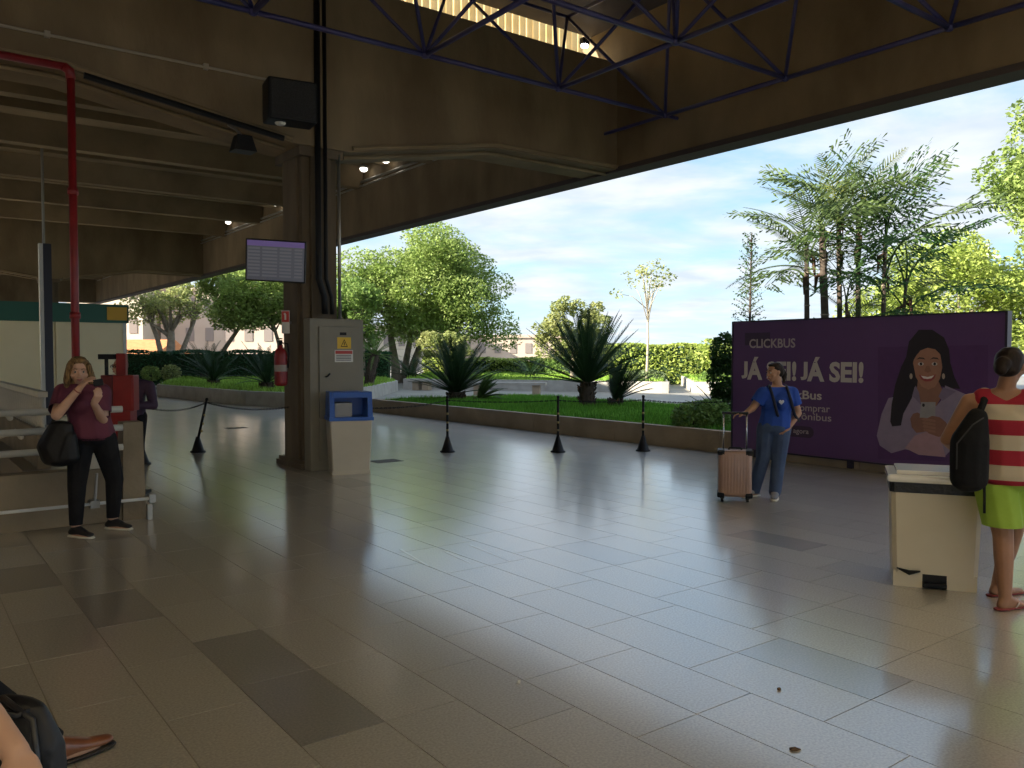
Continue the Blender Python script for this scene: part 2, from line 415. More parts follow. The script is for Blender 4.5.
# glowing balls added in place of daylight gaps above the edge beam
def add_gap_glow(px, py, label, ds=0.0):
    d = (px - 512) / F
    s = (8.544*1 - .6*0 - d * 6.408) / (d * .8 + .6)
    s = (.8 * 10.45 - d * .6 * 10.45) / (.6 + .8 * d)
    p = B(10.45, s + ds); z = CAM_H + (355 - py) / F * p.y
    z = min(z, 6.7); t = thing('gap_glow', label, 'lamp', (p.x, p.y, z), ANG, 'glowing stand-ins for light gaps along the ceiling edge')
    g = MB(); g.lathe([(.05, .0), (.13, .03), (.13, .08), (.09, .1)], n=12); g.build('housing', GREYM, t)
    g = MB(); g.ball((0, 0, 0), (.11, .11, .08), 12); g.build('globe', mat('gap_glow_emit', (1, 1, 1), .4, emit=(1, .93, .8), estr=2.2), t, True)
    g = MB(B); 
    g = MB(); g.tube([(0, 0, .08), (0, 0, 6.855 - z)], .015, 6); g.build('stem', GREYM, t)
add_gap_glow(356, 165, 'glowing stand-in for a light gap just right of the big column, left of a pair', -.55)
add_gap_glow(378, 160, 'glowing stand-in for a light gap right of the big column, under the haunched beam', -.5)
add_gap_glow(277, 199, 'glowing stand-in for a light gap just left of the big column above the screen')
add_gap_glow(241, 212, 'glowing stand-in for a light gap above the left end of the garden opening, middle one')
add_gap_glow(230, 216, 'glowing stand-in for a light gap above the far left garden opening, leftmost one')

# conduits on the near cross beam
g = MB(B); g.tube([(-8, S_B - .03, 5.33), (4.3, S_B - .03, 5.33)], .018, 6)
for k in range(7): g.box((-7.5 + k*1.8, S_B - .06, 5.30), (-7.44 + k*1.8, S_B, 5.37))
g.build('conduit', mat('pale_conduit', (.36, .32, .25), .5), beam)

# loudspeakers
def speaker(loc, rz, sx, sy, sz, label, tilt=0):
    t = thing('loudspeaker', label, 'speaker', loc, rz)
    g = MB(); g.cbox((-sx/2, -sy/2, 0), (sx/2, sy/2, sz), .03); g.build('cabinet', BLACK, t)
    g = MB(); g.cbox((-sx/2 + .03, -sy/2 - .015, .03), (sx/2 - .03, -sy/2 + .01, sz - .03), .008); g.build('grille', mat('speaker_grille', (.03, .03, .032), .8, (.008, .008, .008), 120), t)
    g = MB(); g.box((-.04, sy/2 - .01, sz*.3), (.04, sy/2 + .12, sz*.7)); g.build('bracket', GREYM, t)
    g = MB(); g.lathe([(.05, -.03), (.07, -.01), (.07, .01)], (-sx*.2, 0), 12); g.build('vent', WHITE, t)
    return t
p = AT(290, 124, 10.75)
speaker(p, ANG - .15, .62, .38, .52, 'large black loudspeaker on the beam beside the column top')
p = AT(243, 152, 10.6)
t = thing('floodlight', 'small black lamp hanging under the sloping beam left of the column', 'lamp', p, ANG)
g = MB(); g.frust((0, 0), (.14, .12), (.09, .08), 0, .2); g.build('housing', BLACK, t)
g = MB(); g.tube([(0, 0, .18), (.0, .25, .34), (0, .55, .46)], .02, 6); g.build('bracket', GREYM, t)
p = AT(115, 271, 34.1)
t = thing('floodlight', 'dark lamp fixed to the distant cross beam above the kiosk', 'lamp', p, ANG)
g = MB(); g.frust((0, 0), (.2, .16), (.16, .12), 0, .32); g.build('housing', BLACK, t)
g = MB(); g.tube([(0, 0, .3), (.1, .5, .75)], .035, 6); g.build('bracket', GREYM, t)

# red fire pipe
t = thing('fire_pipe', 'red fire main dropping from the beam behind the woman', 'pipe', B(1.75, 10.92, 0))
def rp(tt, ss, z): return B(tt, ss, z) - B(1.75, 10.92, 0)
g = MB(); g.tube([rp(1.75, 10.92, 0), rp(1.75, 10.92, 4.86)], .045, 10); g.build('riser', REDP, t, True)
g = MB(); g.tube([rp(1.75, 10.92, 4.84), rp(1.74, 10.92, 4.93), rp(1.68, 10.92, 4.97)], .056, 10); g.build('elbow', REDP, t, True)
g = MB(); g.tube([rp(1.70, 10.92, 4.97), rp(-9, 10.92, 4.97)], .045, 10); g.build('branch', REDP, t, True)
for tt in (.9, -.6, -2.5):
    g = MB(); g.tube([rp(tt, 10.92, 4.97), rp(tt+.09, 10.92, 4.97)], .062, 10); g.build('coupling', REDP, t, True)
for z in (2.05, 3.5):
    g = MB(); g.tube([rp(1.75, 10.92, z), rp(1.75, 10.92, z + .07)], .06, 10); g.build('coupling', REDP, t, True)

# dark conduit raceway along the haunch
g = MB(B); g.tube([(1.9, S_B - .06, 4.93), (4.35, S_B - .06, 4.57)], .04, 6); g.build('conduit', BLACK, beam)

# ================================================================== THINGS ON THE COLUMN
# information screen
sp = AT(276, 261, 10.95)
t = thing('information_screen', 'flat information screen bracketed to the concrete column', 'screen', sp, R(8))
scr = mat('screen_picture', (.05, .05, .07), .18)
g = MB(); g.cbox((-.385, -.03, -.275), (.385, .03, .275), .012); fr = g.build('frame', BLACK, t)
g = MB(); g.box((-.365, -.034, -.255), (.365, -.028, .255)); pn = g.build('display', mat('screen_glow', (.05, .05, .06), .2, emit=(.014, .014, .018), estr=1.0), t)
g = MB(); g.box((-.365, -.036, .185), (.365, -.033, .255)); g.build('title_bar', mat('screen_purple', (.1, .05, .2), .2, emit=(.024, .016, .05), estr=1.0), pn)
rowm = mat('screen_row', (.07, .07, .08), .2, emit=(.022, .022, .026), estr=1.0)
for k in range(9):
    g = MB(); zz = .155 - k * .044
    for a, b in ((-.35, -.2), (-.17, .02), (.05, .2), (.24, .34)): g.box((a, -.036, zz - .012), (b, -.033, zz + .012))
    g.build('timetable_row', rowm, pn)
g = MB(); g.box((-.06, .03, -.08), (.06, .10, .08)); g.tube([(0, .06, 0), (.30, .62, 0)], .03, 8); g.build('wall_bracket', BLACK, t)
t.rotation_euler = (R(6), R(2.5), R(8))

# grey electrical cabinet
CABM = mat('cabinet_paint', (.20, .182, .135), .5, (.23, .21, .16), 2)
cp = G(336, 468.5)
ct = cp.dot(VV); cs = cp.dot(UU)
t = thing('electrical_cabinet', 'grey electrical cabinet with warning stickers on the column foot', 'cabinet', B(5.06, 10.98), ANG)
g = MB(); g.cbox((-.42, -.13, 0), (.40, .09, 2.13), .015); g.build('body', CABM, t)
g = MB(); g.cbox((-.29, -.155, .75), (.33, -.125, 2.02), .008); dr = g.build('door', CABM, t)
g = MB(); g.cbox((-.29, -.155, .14), (.33, -.125, .72), .008); g.build('access_panel', CABM, t)
g = MB(); g.tube([(-.19, -.155, 1.32), (-.19, -.19, 1.32), (-.15, -.19, 1.36)], .012, 6); g.build('handle', BLACK, dr)
g = MB(); g.box((.02, -.158, 1.90), (.12, -.154, 1.94)); g.build('name_plate', BLACK, dr)
YEL = mat('sign_yellow', (.72, .46, .03), .5)
g = MB(); g.box((-.02, -.158, 1.71), (.19, -.154, 1.87)); st = g.build('warning_sticker', YEL, dr)
g = MB(); g.add([(.03, -.16, 1.735), (.14, -.16, 1.735), (.085, -.16, 1.845), (.045, -.16, 1.745), (.125, -.16, 1.745), (.085, -.16, 1.825)], [(0, 1, 4, 3), (1, 2, 5, 4), (2, 0, 3, 5)])
g.box((.079, -.161, 1.757), (.091, -.159, 1.80)); g.build('triangle_mark', BLACK, st)
g = MB(); g.box((-.06, -.158, 1.52), (.22, -.154, 1.69)); st = g.build('notice_sticker', WHITE, dr)
g = MB(); g.box((-.05, -.16, 1.635), (.21, -.157, 1.68)); g.build('red_band', mat('notice_red', (.45, .05, .04), .5), st)
g = MB()
for zz in (1.615, 1.592, 1.57, 1.547): g.box((-.04, -.16, zz - .006), (.19, -.157, zz + .006))
g.build('print_lines', mat('notice_ink', (.15, .15, .15), .5), st)

# recycling bin with blue hood
t = thing('litter_bin', 'beige litter bin with a blue hooded top beside the column', 'bin', G(347.5, 473.5) + Vector((.0, .12, 0)), R(20))
BLUE = mat('blue_plastic', (.012, .09, .40), .35, (.015, .10, .45), 4)
g = MB(); g.frust((0, 0), (.25, .20), (.285, .235), 0, .74, 0, .015); g.box((-.255, -.205, 0), (.255, .205, .05)); g.build('body', mat('bin_grey', (.50, .46, .37), .45, (.54, .50, .41), 3), t)
hd = MB()
zb, zt = .73, 1.12
hd.box((-.30, -.25, zb), (.30, .25, zb + .05))
hd.frust((0, 0), (.25, .19), (.235, .18), zt - .05, zt, 0, .02)
hd.frust((-.255, 0), (.035, .235), (.03, .19), zb + .05, zt); hd.frust((.255, 0), (.035, .235), (.03, .19), zb + .05, zt)
hd.box((-.25, -.215, zt - .08), (.25, -.17, zt - .01)); hd.box((-.25, .17, zt - .08), (.25, .215, zt - .01)); hd.box((-.25, .19, zb + .05), (.25, .215, zt - .05))
hd.build('hood', BLUE, t)
g = MB(); g.box((-.21, -.16, zb + .052), (.02, .16, zb + .24)); g.build('inner_flap', mat('grey_flap', (.30, .30, .30), .5), t)

# fire extinguisher and its sign
ep = AT(281, 386, 11.35)
t = thing('fire_extinguisher', 'red fire extinguisher hung on the column side', 'extinguisher', ep)
g = MB(); g.lathe([(.06, 0), (.085, .02), (.088, .05), (.088, .42), (.07, .49), (.03, .53), (.03, .56)], n=18); g.build('cylinder', REDP, t, True)
g = MB(); g.lathe([(.0885, .20), (.0895, .205), (.0895, .285), (.0885, .29)], n=18); g.build('paper_label', mat('label_grey', (.30, .26, .24), .6), t, True)
g = MB(); g.lathe([(.022, .55), (.026, .60), (.015, .63)], n=10); g.box((-.02, -.1, .60), (.02, .03, .615)); g.box((-.02, -.1, .64), (.02, .03, .655)); g.build('valve_lever', BLACK, t)
g = MB(); g.tube([(.02, 0, .59), (.10, -.02, .58), (.115, -.02, .45), (.105, -.02, .25)], .012, 6); g.build('hose', BLACK, t, True)
g = MB(); g.box((-.03, .05, .34), (.03, .33, .40)); g.build('wall_hook', GREYM, t)
sg = AT(285.5, 322, 11.6)
t = thing('extinguisher_sign', 'small red and white fire sign above the extinguisher', 'sign', sg)
g = MB(); g.box((-.055, 0, -.16), (.055, .012, .16)); g.build('plate', WHITE, t)
g = MB(); g.box((-.05, -.004, .0), (.05, .002, .15)); g.build('red_panel', mat('sign_red', (.55, .05, .04), .5), t)
g = MB(); g.box((-.012, -.008, .03), (.012, -.003, .11)); g.box((-.02, -.008, .10), (.004, -.003, .125)); g.build('pictogram', WHITE, t)
g = MB(); g.box((-.02, .01, -.02), (.02, .25, .02)); g.build('stand_off', GREYM, t)

# ================================================================== STANCHIONS AND CHAINS
def stanchion(px, py, label, lean=None):
    p = G(px, py)
    t = thing('stanchion', label, 'bollard', p, 0, 'black chain posts')
    g = MB(); g.lathe([(.125, 0), (.125, .018), (.10, .03), (.045, .20), (.030, .26)], n=18); g.build('base', BLACK, t, True)
    top = lean or Vector((0, 0, .92)); ax = top.normalized()
    g = MB(); g.tube([(0, 0, .2), top], .021, 10); po = g.build('pole', BLACK, t, True)
    g = MB(); g.ball(top, .028, 10); g.build('cap', BLACK, t, True)
    for k in (.38, .52, .68):
        a = ax * (top.length * k); g = MB(); g.tube([a, a + ax * .035], .0222, 10)
        g.build('yellow_band', mat('band_yellow', (.30, .24, .10), .5), po, True)
    g = MB(); g.tube([top * .94 + Vector((.02, 0, 0)), top * .94 + Vector((.05, 0, .0))], .007, 6); g.build('hook', BLACK, t)
    return p + top * .94
a0 = stanchion(198, 452, 'black chain post leaning to the right, left of the column', Vector((.14, .05, .88)))
if True:
    a1 = stanchion(447.5, 452, 'upright black chain post nearest the blue topped bin')
    a2 = stanchion(558, 452, 'upright black chain post in front of the large cycad')
    a3 = stanchion(643, 451, 'upright black chain post closest to the purple billboard')
def chain(a, b, sag, label, r=.011):
    a = Vector(a); b = Vector(b); L = (b - a).length; n = int(L / .042)
    m = MB(); pts = []
    for i in range(n + 1):
        f = i / n; p = a.lerp(b, f); p.z -= sag * 4 * f * (1 - f); pts.append(p - a)
    d0 = (b - a).normalized(); sd_ = Vector((-d0.y, d0.x, 0))
    for i in range(n):
        p, q_ = pts[i], pts[i+1]; d = (q_ - p) * .68; c = (p + q_) / 2
        w = sd_ if i % 2 else Vector((0, 0, 1))
        ring = [c - d + w * .0, c - d*.6 + w * r, c + d*.6 + w * r, c + d, c + d*.6 - w * r, c - d*.6 - w * r, c - d]
        m.tube(ring, .0042, 4, cap=False)
    o = m.build('chain', BLACK, None, label=label, cat='chain', loc=a, group='barrier chains'); return o
chain(a0, B(4.63, 11.6, .86), .07, 'black chain from the leaning post to the column')
a9 = stanchion(142, 464, 'black chain post mostly hidden behind the purple jacket')
chain(a9, a0, .10, 'black chain from the hidden post to the leaning post')
chain(B(5.35, 11.3, .86), a1, .07, 'thin black chain between the column and the first upright post', .008)
chain(a1, a2, .03, 'thin black chain between the first and second upright posts', .008)
chain(a2, a3, .03, 'thin black chain between the second and third upright posts', .008)
chain(a3, B(10.8, 8.7, .86), .03, 'thin black chain from the last post to the billboard', .008)

# ================================================================== RAILING AND STAIRWELL AT THE LEFT
S_R = 8.74; T_R = 1.94
m = MB(B); m.box((-9, S_R, 0), (T_R - .16, S_R + .22, .52)); lw = struct('wall_parapet', m, CONC2)
m = MB(B); m.frust((T_R - .05, S_R + .10), (.105, .13), (.09, .12), 0, .96); 
struct('pier', m, CONC2, lw)
t = thing('guard_railing', 'white three-rail guard railing on the low concrete parapet', 'railing', B(T_R - .1, S_R + .1, .52), ANG)
RAILM = mat('railing_paint', (.55, .53, .46), .45, (.48, .46, .40), 4)
for z in (.575, .395, .205):
    g = MB(); g.tube([(-9, -.14, z), (-.05, -.14, z)], .032, 12); g.build('rail', RAILM, t, True)
for x in (-.32, -1.45, -2.6, -3.8):
    g = MB(); g.cbox((x - .09, -.06, 0), (x + .09, .04, .62), .01); po = g.build('post', RAILM, t)
    for z in (.575, .395, .205):
        g = MB(); g.box((x - .045, -.13, z - .045), (x + .045, -.05, z - .02)); g.build('rail_bracket', WHITE, po)
t = thing('low_handrail', 'thin steel handrail low on the front of the parapet', 'handrail', B(T_R, S_R - .12, 0), ANG)
g = MB(); g.tube([(-9, 0, .21), (.10, 0, .21)], .016, 8); g.build('rail', WHITE, t, True)
g = MB(); g.box((.06, -.03, .17), (.12, .03, .25)); g.build('end_block', GREYM, t)
g = MB(); g.cbox((.04, -.03, 0), (.09, .03, .16), .008); g.build('foot', GREYM, t)
for x in (-.42, -2.2):
    g = MB(); g.tube([(x, 0, .21), (x + .02, .0, .5)], .014, 8); g.box((x - .04, -.02, .17), (x + .04, .1, .24)); g.build('bracket', GREYM, t)
# stairwell walls, bed and steps
m = MB(B)
m.box((TH0 - .2, SH0 - .0, -3.0), (TH0, SH1, -.35)); m.box((TH1, SH0, -3.0), (TH1 + .2, SH1, -.35))
m.box((TH0, SH0 - .2, -3.0), (TH1, SH0, -.35)); m.box((TH0, SH1, -3.0), (TH1, SH1 + .2, -.35)); m.box((TH0, SH0, -3.1), (TH1, SH1, -3.0))
struct('wall_stairwell', m, CONC2)
st = thing('staircase', 'concrete stair going down inside the railed opening', 'stairs', B(-2.0, 10.6, -.05), ANG)
for k in range(12):
    g = MB(); g.box((-1.9, k * .30, -.35 - k * .17 - .2), (2.2, k * .30 + .31, -.18 - k * .17)); g.build('step', CONC2, st)
for off, dz in ((0, 0), (.5, -.25)):
    g = MB(); g.tube([(3.0 + off*.3, -.4 + off, 1.0 + dz), (3.0 + off*.3, .1 + off, 1.03 + dz), (1.8 + off*.3, .9 + off, .55 + dz), (-.5, 2.6 + off, -.5 + dz)], .03, 8); g.build('handrail', RAILM, st, True)
# far balustrade along the opening
t = thing('balustrade', 'pale balustrade with many small balusters beyond the stair opening', 'railing', B(1.72, 13.4, 0), ANG)
g = MB(); g.box((-.06, 0, 1.02), (.06, 9, 1.10)); g.build('top_rail', RAILM, t)
g = MB(); g.box((-.08, 0, 0), (.08, 9, .55)); g.build('plinth', CONC2, t)
bl = MB(); bl.lathe([(.035, .55), (.03, .62), (.045, .70), (.045, .8), (.03, .95), (.035, 1.02)], n=8); blm = bl.mesh('baluster', RAILM, True)
for k in range(36): link('baluster', blm, t, loc=(0, .12 + k * .25, 0))

# red cabinet on stand, dark post
rb = G(118, 486); rb = Vector((-4.50, 9.55, 0))
t = thing('red_cabinet', 'red metal cabinet on a stand behind the white railing', 'cabinet', rb, R(5))
g = MB(); g.cbox((-.06, -.12, .98), (.17, .06, 1.39), .012); bx_ = g.build('body', REDP, t)
g = MB(); g.cbox((-.20, -.10, 1.0), (-.07, .16, 1.39), .01); g.build('side_box', mat('dark_red', (.12, .01, .012), .4), t)
g = MB(); g.cbox((-.055, -.03, 1.38), (.055, .04, 1.64), .01); g.build('upright', REDP, t)
g = MB(); g.tube([(-.17, .0, 1.38), (-.17, 0, 1.58)], .022, 8); g.box((-.24, -.06, 1.57), (-.06, .06, 1.63)); g.build('arm', BLACK, t)
g = MB(); g.cbox((-.10, -.10, 0), (.12, .12, .98), .01); g.build('pedestal', REDP, t)
g = MB(); g.box((-.2, -.2, 0), (.24, .2, .03)); g.build('foot_plate', BLACK, t)
g = MB(); g.box((-.04, -.126, 1.02), (.15, -.118, 1.35)); g.build('door', REDP, t)

t = thing('utility_post', 'dark blue square post with a white edge before the kiosk', 'post', B(2.92, 22.0), ANG)
g = MB(); g.box((-.05, -.10, 0), (.12, .10, 4.2)); g.build('shaft', mat('dark_blue_paint', (.012, .014, .03), .4), t)
g = MB(); g.box((-.13, -.09, 0), (-.05, .09, 4.2)); g.build('white_strip', WHITE, t)
g = MB(); g.tube([(-.02, 0, 4.2), (-.02, 0, 6.84)], .03, 8); g.build('conduit', GREYM, t)

# kiosk
t = thing('kiosk', 'cream panelled kiosk with a green fascia at the far left', 'kiosk', B(5.24, 24.8), ANG)
CREAM = mat('kiosk_cream', (.80, .71, .46), .5, (.84, .75, .50), 1.5)
g = MB(); g.box((-9, .05, 0), (-.05, 3.0, 2.95)); g.build('core', CREAM, t)
for k in range(5):
    g = MB(); g.box((-1.75 * (k+1) + .02, 0, .05), (-1.75 * k - .06 if k == 0 else -1.75 * k - .02, .06, 2.50)); g.build('panel', CREAM, t)
g = MB(); g.box((-9.1, -.08, 2.50), (.05, .10, 3.0)); g.box((-.05, -.08, 2.5), (.05, 3.1, 3.0)); g.build('fascia', mat('kiosk_green', (.015, .11, .075), .45), t)
g = MB(); g.box((-.5, -.11, 2.57), (.0, -.08, 2.93)); g.build('yellow_sign', mat('sign_amber', (.62, .36, .03), .5), t)
g = MB(); g.box((-.09, -.03, 0), (.0, .06, 2.5)); g.build('corner_post', WHITE, t)

# ================================================================== BILLBOARD
T_BB = 10.90; S_BB = 8.57
bb_loc = B(T_BB, S_BB, 0); BBA = math.atan2(-.8, .6)
bb = thing('billboard', 'wide purple billboard with a smiling woman holding a phone', 'billboard', bb_loc, BBA)
BW, Z0, Z1 = 4.08, .13, 2.14
m = MB(); m.box((0, .0, Z0), (BW, .10, Z1)); m.build('board', PURPLE, bb)
FRM = mat('billboard_frame', (.03, .02, .04), .4)
for a, b in (((-.025, -.012, Z0 - .02), (0, .11, Z1 + .02)), ((BW, -.012, Z0 - .02), (BW + .03, .11, Z1 + .02)), ((0, -.012, Z1), (BW, .11, Z1 + .022)), ((0, -.012, Z0 - .022), (BW, .11, Z0))):
    m = MB(); m.box(a, b); m.build('frame_rail', FRM, bb)
for x in (.4, 2.0, 3.6):
    m = MB(); m.box((x, .02, 0), (x + .08, .1, Z0 - .02)); m.build('foot', FRM, bb)
def BP(px, py):
    d = Vector(((px - 512) / F, 1, (384 - py) / F)); d.rotate(Matrix.Rotation(-PITCH, 3, 'X'))
    k = T_BB / d.dot(VV)
    return S_BB - d.dot(UU) * k, CAM_H + d.z * k
INK = {}
def flat(name, pix, m_, lay, zoom=None, parent=None):
    pts = []
    for x, y in pix:
        if zoom == 1: x, y = 870 + x * .1954, 320 + y * .1953
        a, z = BP(x, y); pts.append((a, -.0012 * lay, z))
    g = MB(); g.add(pts, [list(range(len(pts)))]); return g.build(name, m_, parent or bb)
def oval(cx, cy, rx, ry, n=14): return [(cx + rx * math.cos(2*math.pi*i/n), cy + ry * math.sin(2*math.pi*i/n)) for i in range(n)]
def pm(name, c): return mat('print_' + name, c, .4, tuple(min(1, x * 1.12) for x in c), 9)
flat('print_panel', [(878, 347), (988, 345), (988, 463), (878, 459)], pm('plum', (.085, .03, .125)), 1)
flat('print_hair', [(250,50),(320,50),(380,90),(405,150),(412,220),(432,290),(462,352),(400,350),(370,340),(240,340),(222,400),(172,480),(160,540),(115,545),(105,520),(110,430),(130,330),(160,240),(185,190),(200,110)], pm('hair', (.018, .012, .016)), 2, 1)
flat('print_shirt', [(235,340),(230,390),(262,430),(340,440),(375,400),(385,335),(440,358),(490,380),(530,410),(500,520),(430,650),(380,702),(180,662),(110,682),(50,642),(35,592),(60,480),(95,400),(165,385)], pm('lilac', (.27, .22, .32)), 3, 1)
flat('print_neck', [(245,310),(350,310),(378,372),(340,440),(300,450),(262,430),(240,372)], pm('neck', (.27, .13, .09)), 4, 1)
flat('print_undershirt', [(180,655),(230,592),(290,572),(360,590),(388,702),(250,690)], pm('pink', (.40, .25, .29)), 5, 1)
flat('print_hair_lock', [(200,180),(225,210),(235,320),(215,400),(172,480),(160,540),(115,545),(105,520),(112,430),(135,330),(165,240)], pm('hair', (.018, .012, .016)), 6, 1)
flat('print_face', [(222,220),(232,175),(255,145),(295,130),(335,140),(362,178),(372,240),(360,300),(335,342),(300,357),(265,340),(236,292)], pm('face', (.36, .18, .12)), 7, 1)
flat('print_hairline', [(225,205),(232,165),(262,138),(300,126),(345,140),(370,190),(362,175),(335,150),(297,142),(260,156),(240,180)], pm('hair', (.018, .012, .016)), 8, 1)
flat('print_collar', [(235,335),(216,385),(262,435),(252,372)], pm('lilac_dark', (.20, .16, .25)), 6, 1)
flat('print_collar', [(375,345),(442,366),(372,415),(352,392)], pm('lilac_dark', (.20, .16, .25)), 6, 1)
for cx_ in (262, 332):
    e_ = flat('print_eye', oval(cx_, 225, 15, 9), pm('eye_white', (.55, .50, .48)), 8, 1)
    flat('print_iris', oval(cx_ + 1, 225, 7, 8, 10), pm('hair', (.018, .012, .016)), 9, 1, e_)
    flat('print_eyebrow', [(cx_ - 24, 203), (cx_ - 8, 191), (cx_ + 14, 193), (cx_ + 24, 203), (cx_ + 10, 199), (cx_ - 8, 198)], pm('hair', (.018, .012, .016)), 8, 1)
    flat('print_earring', oval(212 if cx_ < 300 else 378, 288, 8, 15, 10), pm('gold', (.45, .36, .28)), 9, 1)
flat('print_nose', [(290,235),(304,235),(315,262),(298,270),(280,262)], pm('nose', (.28, .13, .085)), 8, 1)
mo = flat('print_mouth', [(252,280),(275,285),(298,288),(320,284),(340,278),(330,302),(310,314),(285,315),(264,304)], pm('lip', (.30, .06, .06)), 8, 1)
flat('print_teeth', [(262,285),(298,291),(331,283),(318,298),(296,302),(275,299)], pm('teeth', (.75, .72, .70)), 9, 1, mo)
flat('print_hand', [(208,505),(222,480),(245,473),(272,488),(292,540),(282,572),(240,578),(215,548)], pm('hand', (.25, .12, .085)), 8, 1)
ph = flat('print_phone', [(264,420),(338,420),(336,500),(256,500)], pm('phone', (.30, .29, .30)), 9, 1)
flat('print_camera', oval(276, 436, 7, 9, 10), pm('hair', (.018, .012, .016)), 10, 1, ph)
hnd = flat('print_hand', [(262,535),(285,508),(320,490),(360,498),(390,522),(406,552),(398,592),(352,598),(302,580)], pm('hand', (.25, .12, .085)), 10, 1)
for k in range(4):
    flat('print_finger', [(262 + k*4, 508 + k*18), (280, 500 + k*18), (338, 512 + k*18), (338, 524 + k*18), (280, 516 + k*18)], pm('finger', (.31, .155, .11)), 11, 1, hnd)
TXT = mat('print_text', (.60, .55, .52), .4)
TXT2 = mat('print_text_dim', (.48, .42, .42), .4)
def text(s, name, x_left, x_right, zbase, cap, m_, off=.0, lay=3, parent=None):
    cu = bpy.data.curves.new(name, 'FONT'); cu.body = s; cu.size = 1.0; cu.offset = off; cu.extrude = 0; cu.resolution_u = 3
    o = bpy.data.objects.new(name, cu); COL.objects.link(o); dg = bpy.context.evaluated_depsgraph_get(); dg.update()
    me = bpy.data.meshes.new_from_object(o.evaluated_get(dg)); bpy.data.objects.remove(o)
    co = np.array([v.co[:] for v in me.vertices]); x0, x1 = co[:, 0].min(), co[:, 0].max()
    capu = .70
    par = list(range(len(me.vertices)))
    def fd_(i):
        while par[i] != i: par[i] = par[par[i]]; i = par[i]
        return i
    for e_ in me.edges: par[fd_(e_.vertices[0])] = fd_(e_.vertices[1])
    if s.isupper():                      # capitals whose hook drops below the line (J) sit on the line instead
        isl = {}
        for v in me.vertices: isl.setdefault(fd_(v.index), []).append(v)
        for vs_ in isl.values():
            lo_ = min(v.co.y for v in vs_); hi_ = max(v.co.y for v in vs_)
            if lo_ < -.06:
                for v in vs_: v.co.y = (v.co.y - lo_) / (hi_ - lo_) * hi_
    for v in me.vertices:
        v.co = Vector((x_left + (v.co.x - x0) / (x1 - x0) * (x_right - x_left), -.0012 * lay, zbase + v.co.y / capu * cap))
    me.materials.clear(); me.materials.append(m_)
    return link(name, me, parent or bb)
ax = lambda px: BP(px, 384)[0]
text('CLICKBUS', 'print_logo', ax(749), ax(795), 1.735, .135, TXT2, .022)
text('JÁ SEI! JÁ SEI!', 'print_headline', ax(741.5), ax(863.5), 1.245, .265, TXT, .04)
text('ClickBus', 'print_subtitle', ax(775), ax(822), .965, .125, TXT, .02)
text('comprar', 'print_line', ax(796), ax(830.5), .785, .105, TXT2, .008)
text('de ônibus', 'print_line', ax(788), ax(832), .655, .105, TXT2, .008)
a0_, a1_ = ax(770), ax(814.5)
g = MB(); r_ = .085; zc_ = .47
pp = [(a1_ - r_ + r_ * math.cos(t_), -.0024, zc_ + r_ * math.sin(t_)) for t_ in np.linspace(-math.pi/2, math.pi/2, 10)] + [(a0_ + r_ + r_ * math.cos(t_), -.0024, zc_ + r_ * math.sin(t_)) for t_ in np.linspace(math.pi/2, 3*math.pi/2, 10)]
g.add(pp, [list(range(len(pp)))]); pill = g.build('print_button', pm('pill', (.05, .025, .06)), bb)
text('agora', 'print_button_text', ax(794), ax(809.5), .445, .075, TXT2, .008, 4, pill)
g = MB(); a, z = BP(745, 333); a2_, z2_ = BP(770, 345)
g.box((a, -.002, z2_), (a2_, -.0012, z)); g.build('print_tab', pm('tab', (.055, .03, .075)), bb)

# ================================================================== LARGE PEDAL BIN
pb = G(936, 590) + Vector((.08, .22, 0))
t = thing('pedal_bin', 'large cream pedal bin with a white lid beside the striped shirt', 'bin', pb, R(-22))
g = MB(); g.frust((0, 0), (.265, .222), (.285, .24), .10, .72, 0, .03)
for sx in (-1, 1): g.frust((sx * .168, 0), (.092, .212), (.092, .214), 0, .11)
g.box((-.1, -.12, .02), (.1, .20, .12)); g.build('body', BEIGE, t)
g = MB(); g.frust((0, 0), (.292, .247), (.295, .25), .665, .735, 0, .03); g.build('bag_rim', mat('black_bag', (.01, .01, .011), .35, bump=.6, bscale=30), t)
g = MB(); g.cbox((-.31, -.27, .735), (.31, .27, .79), .022); ld = g.build('lid', mat('white_plastic', (.82, .80, .76), .25, coat=1.0, coat_rough=.2, coat_ior=1.7), t)
g = MB(); g.cbox((-.25, -.21, .785), (.25, .21, .815), .012); g.build('lid_panel', MATS['white_plastic'], ld)
g = MB(); g.tube([(-.25, .265, .76), (.25, .265, .76)], .02, 8); g.build('hinge', BEIGE, ld)
g = MB(); g.cbox((-.075, -.25, .012), (.075, -.12, .045), .008); g.box((-.075, -.215, .04), (.075, -.19, .11)); g.build('pedal', BLACK, t)
g = MB(); g.tube([(-.24, -.225, .13), (-.16, -.235, .105), (-.09, -.235, .12)], [.004, .018, .006], 6); g.build('tape_strip', BLACK, t)

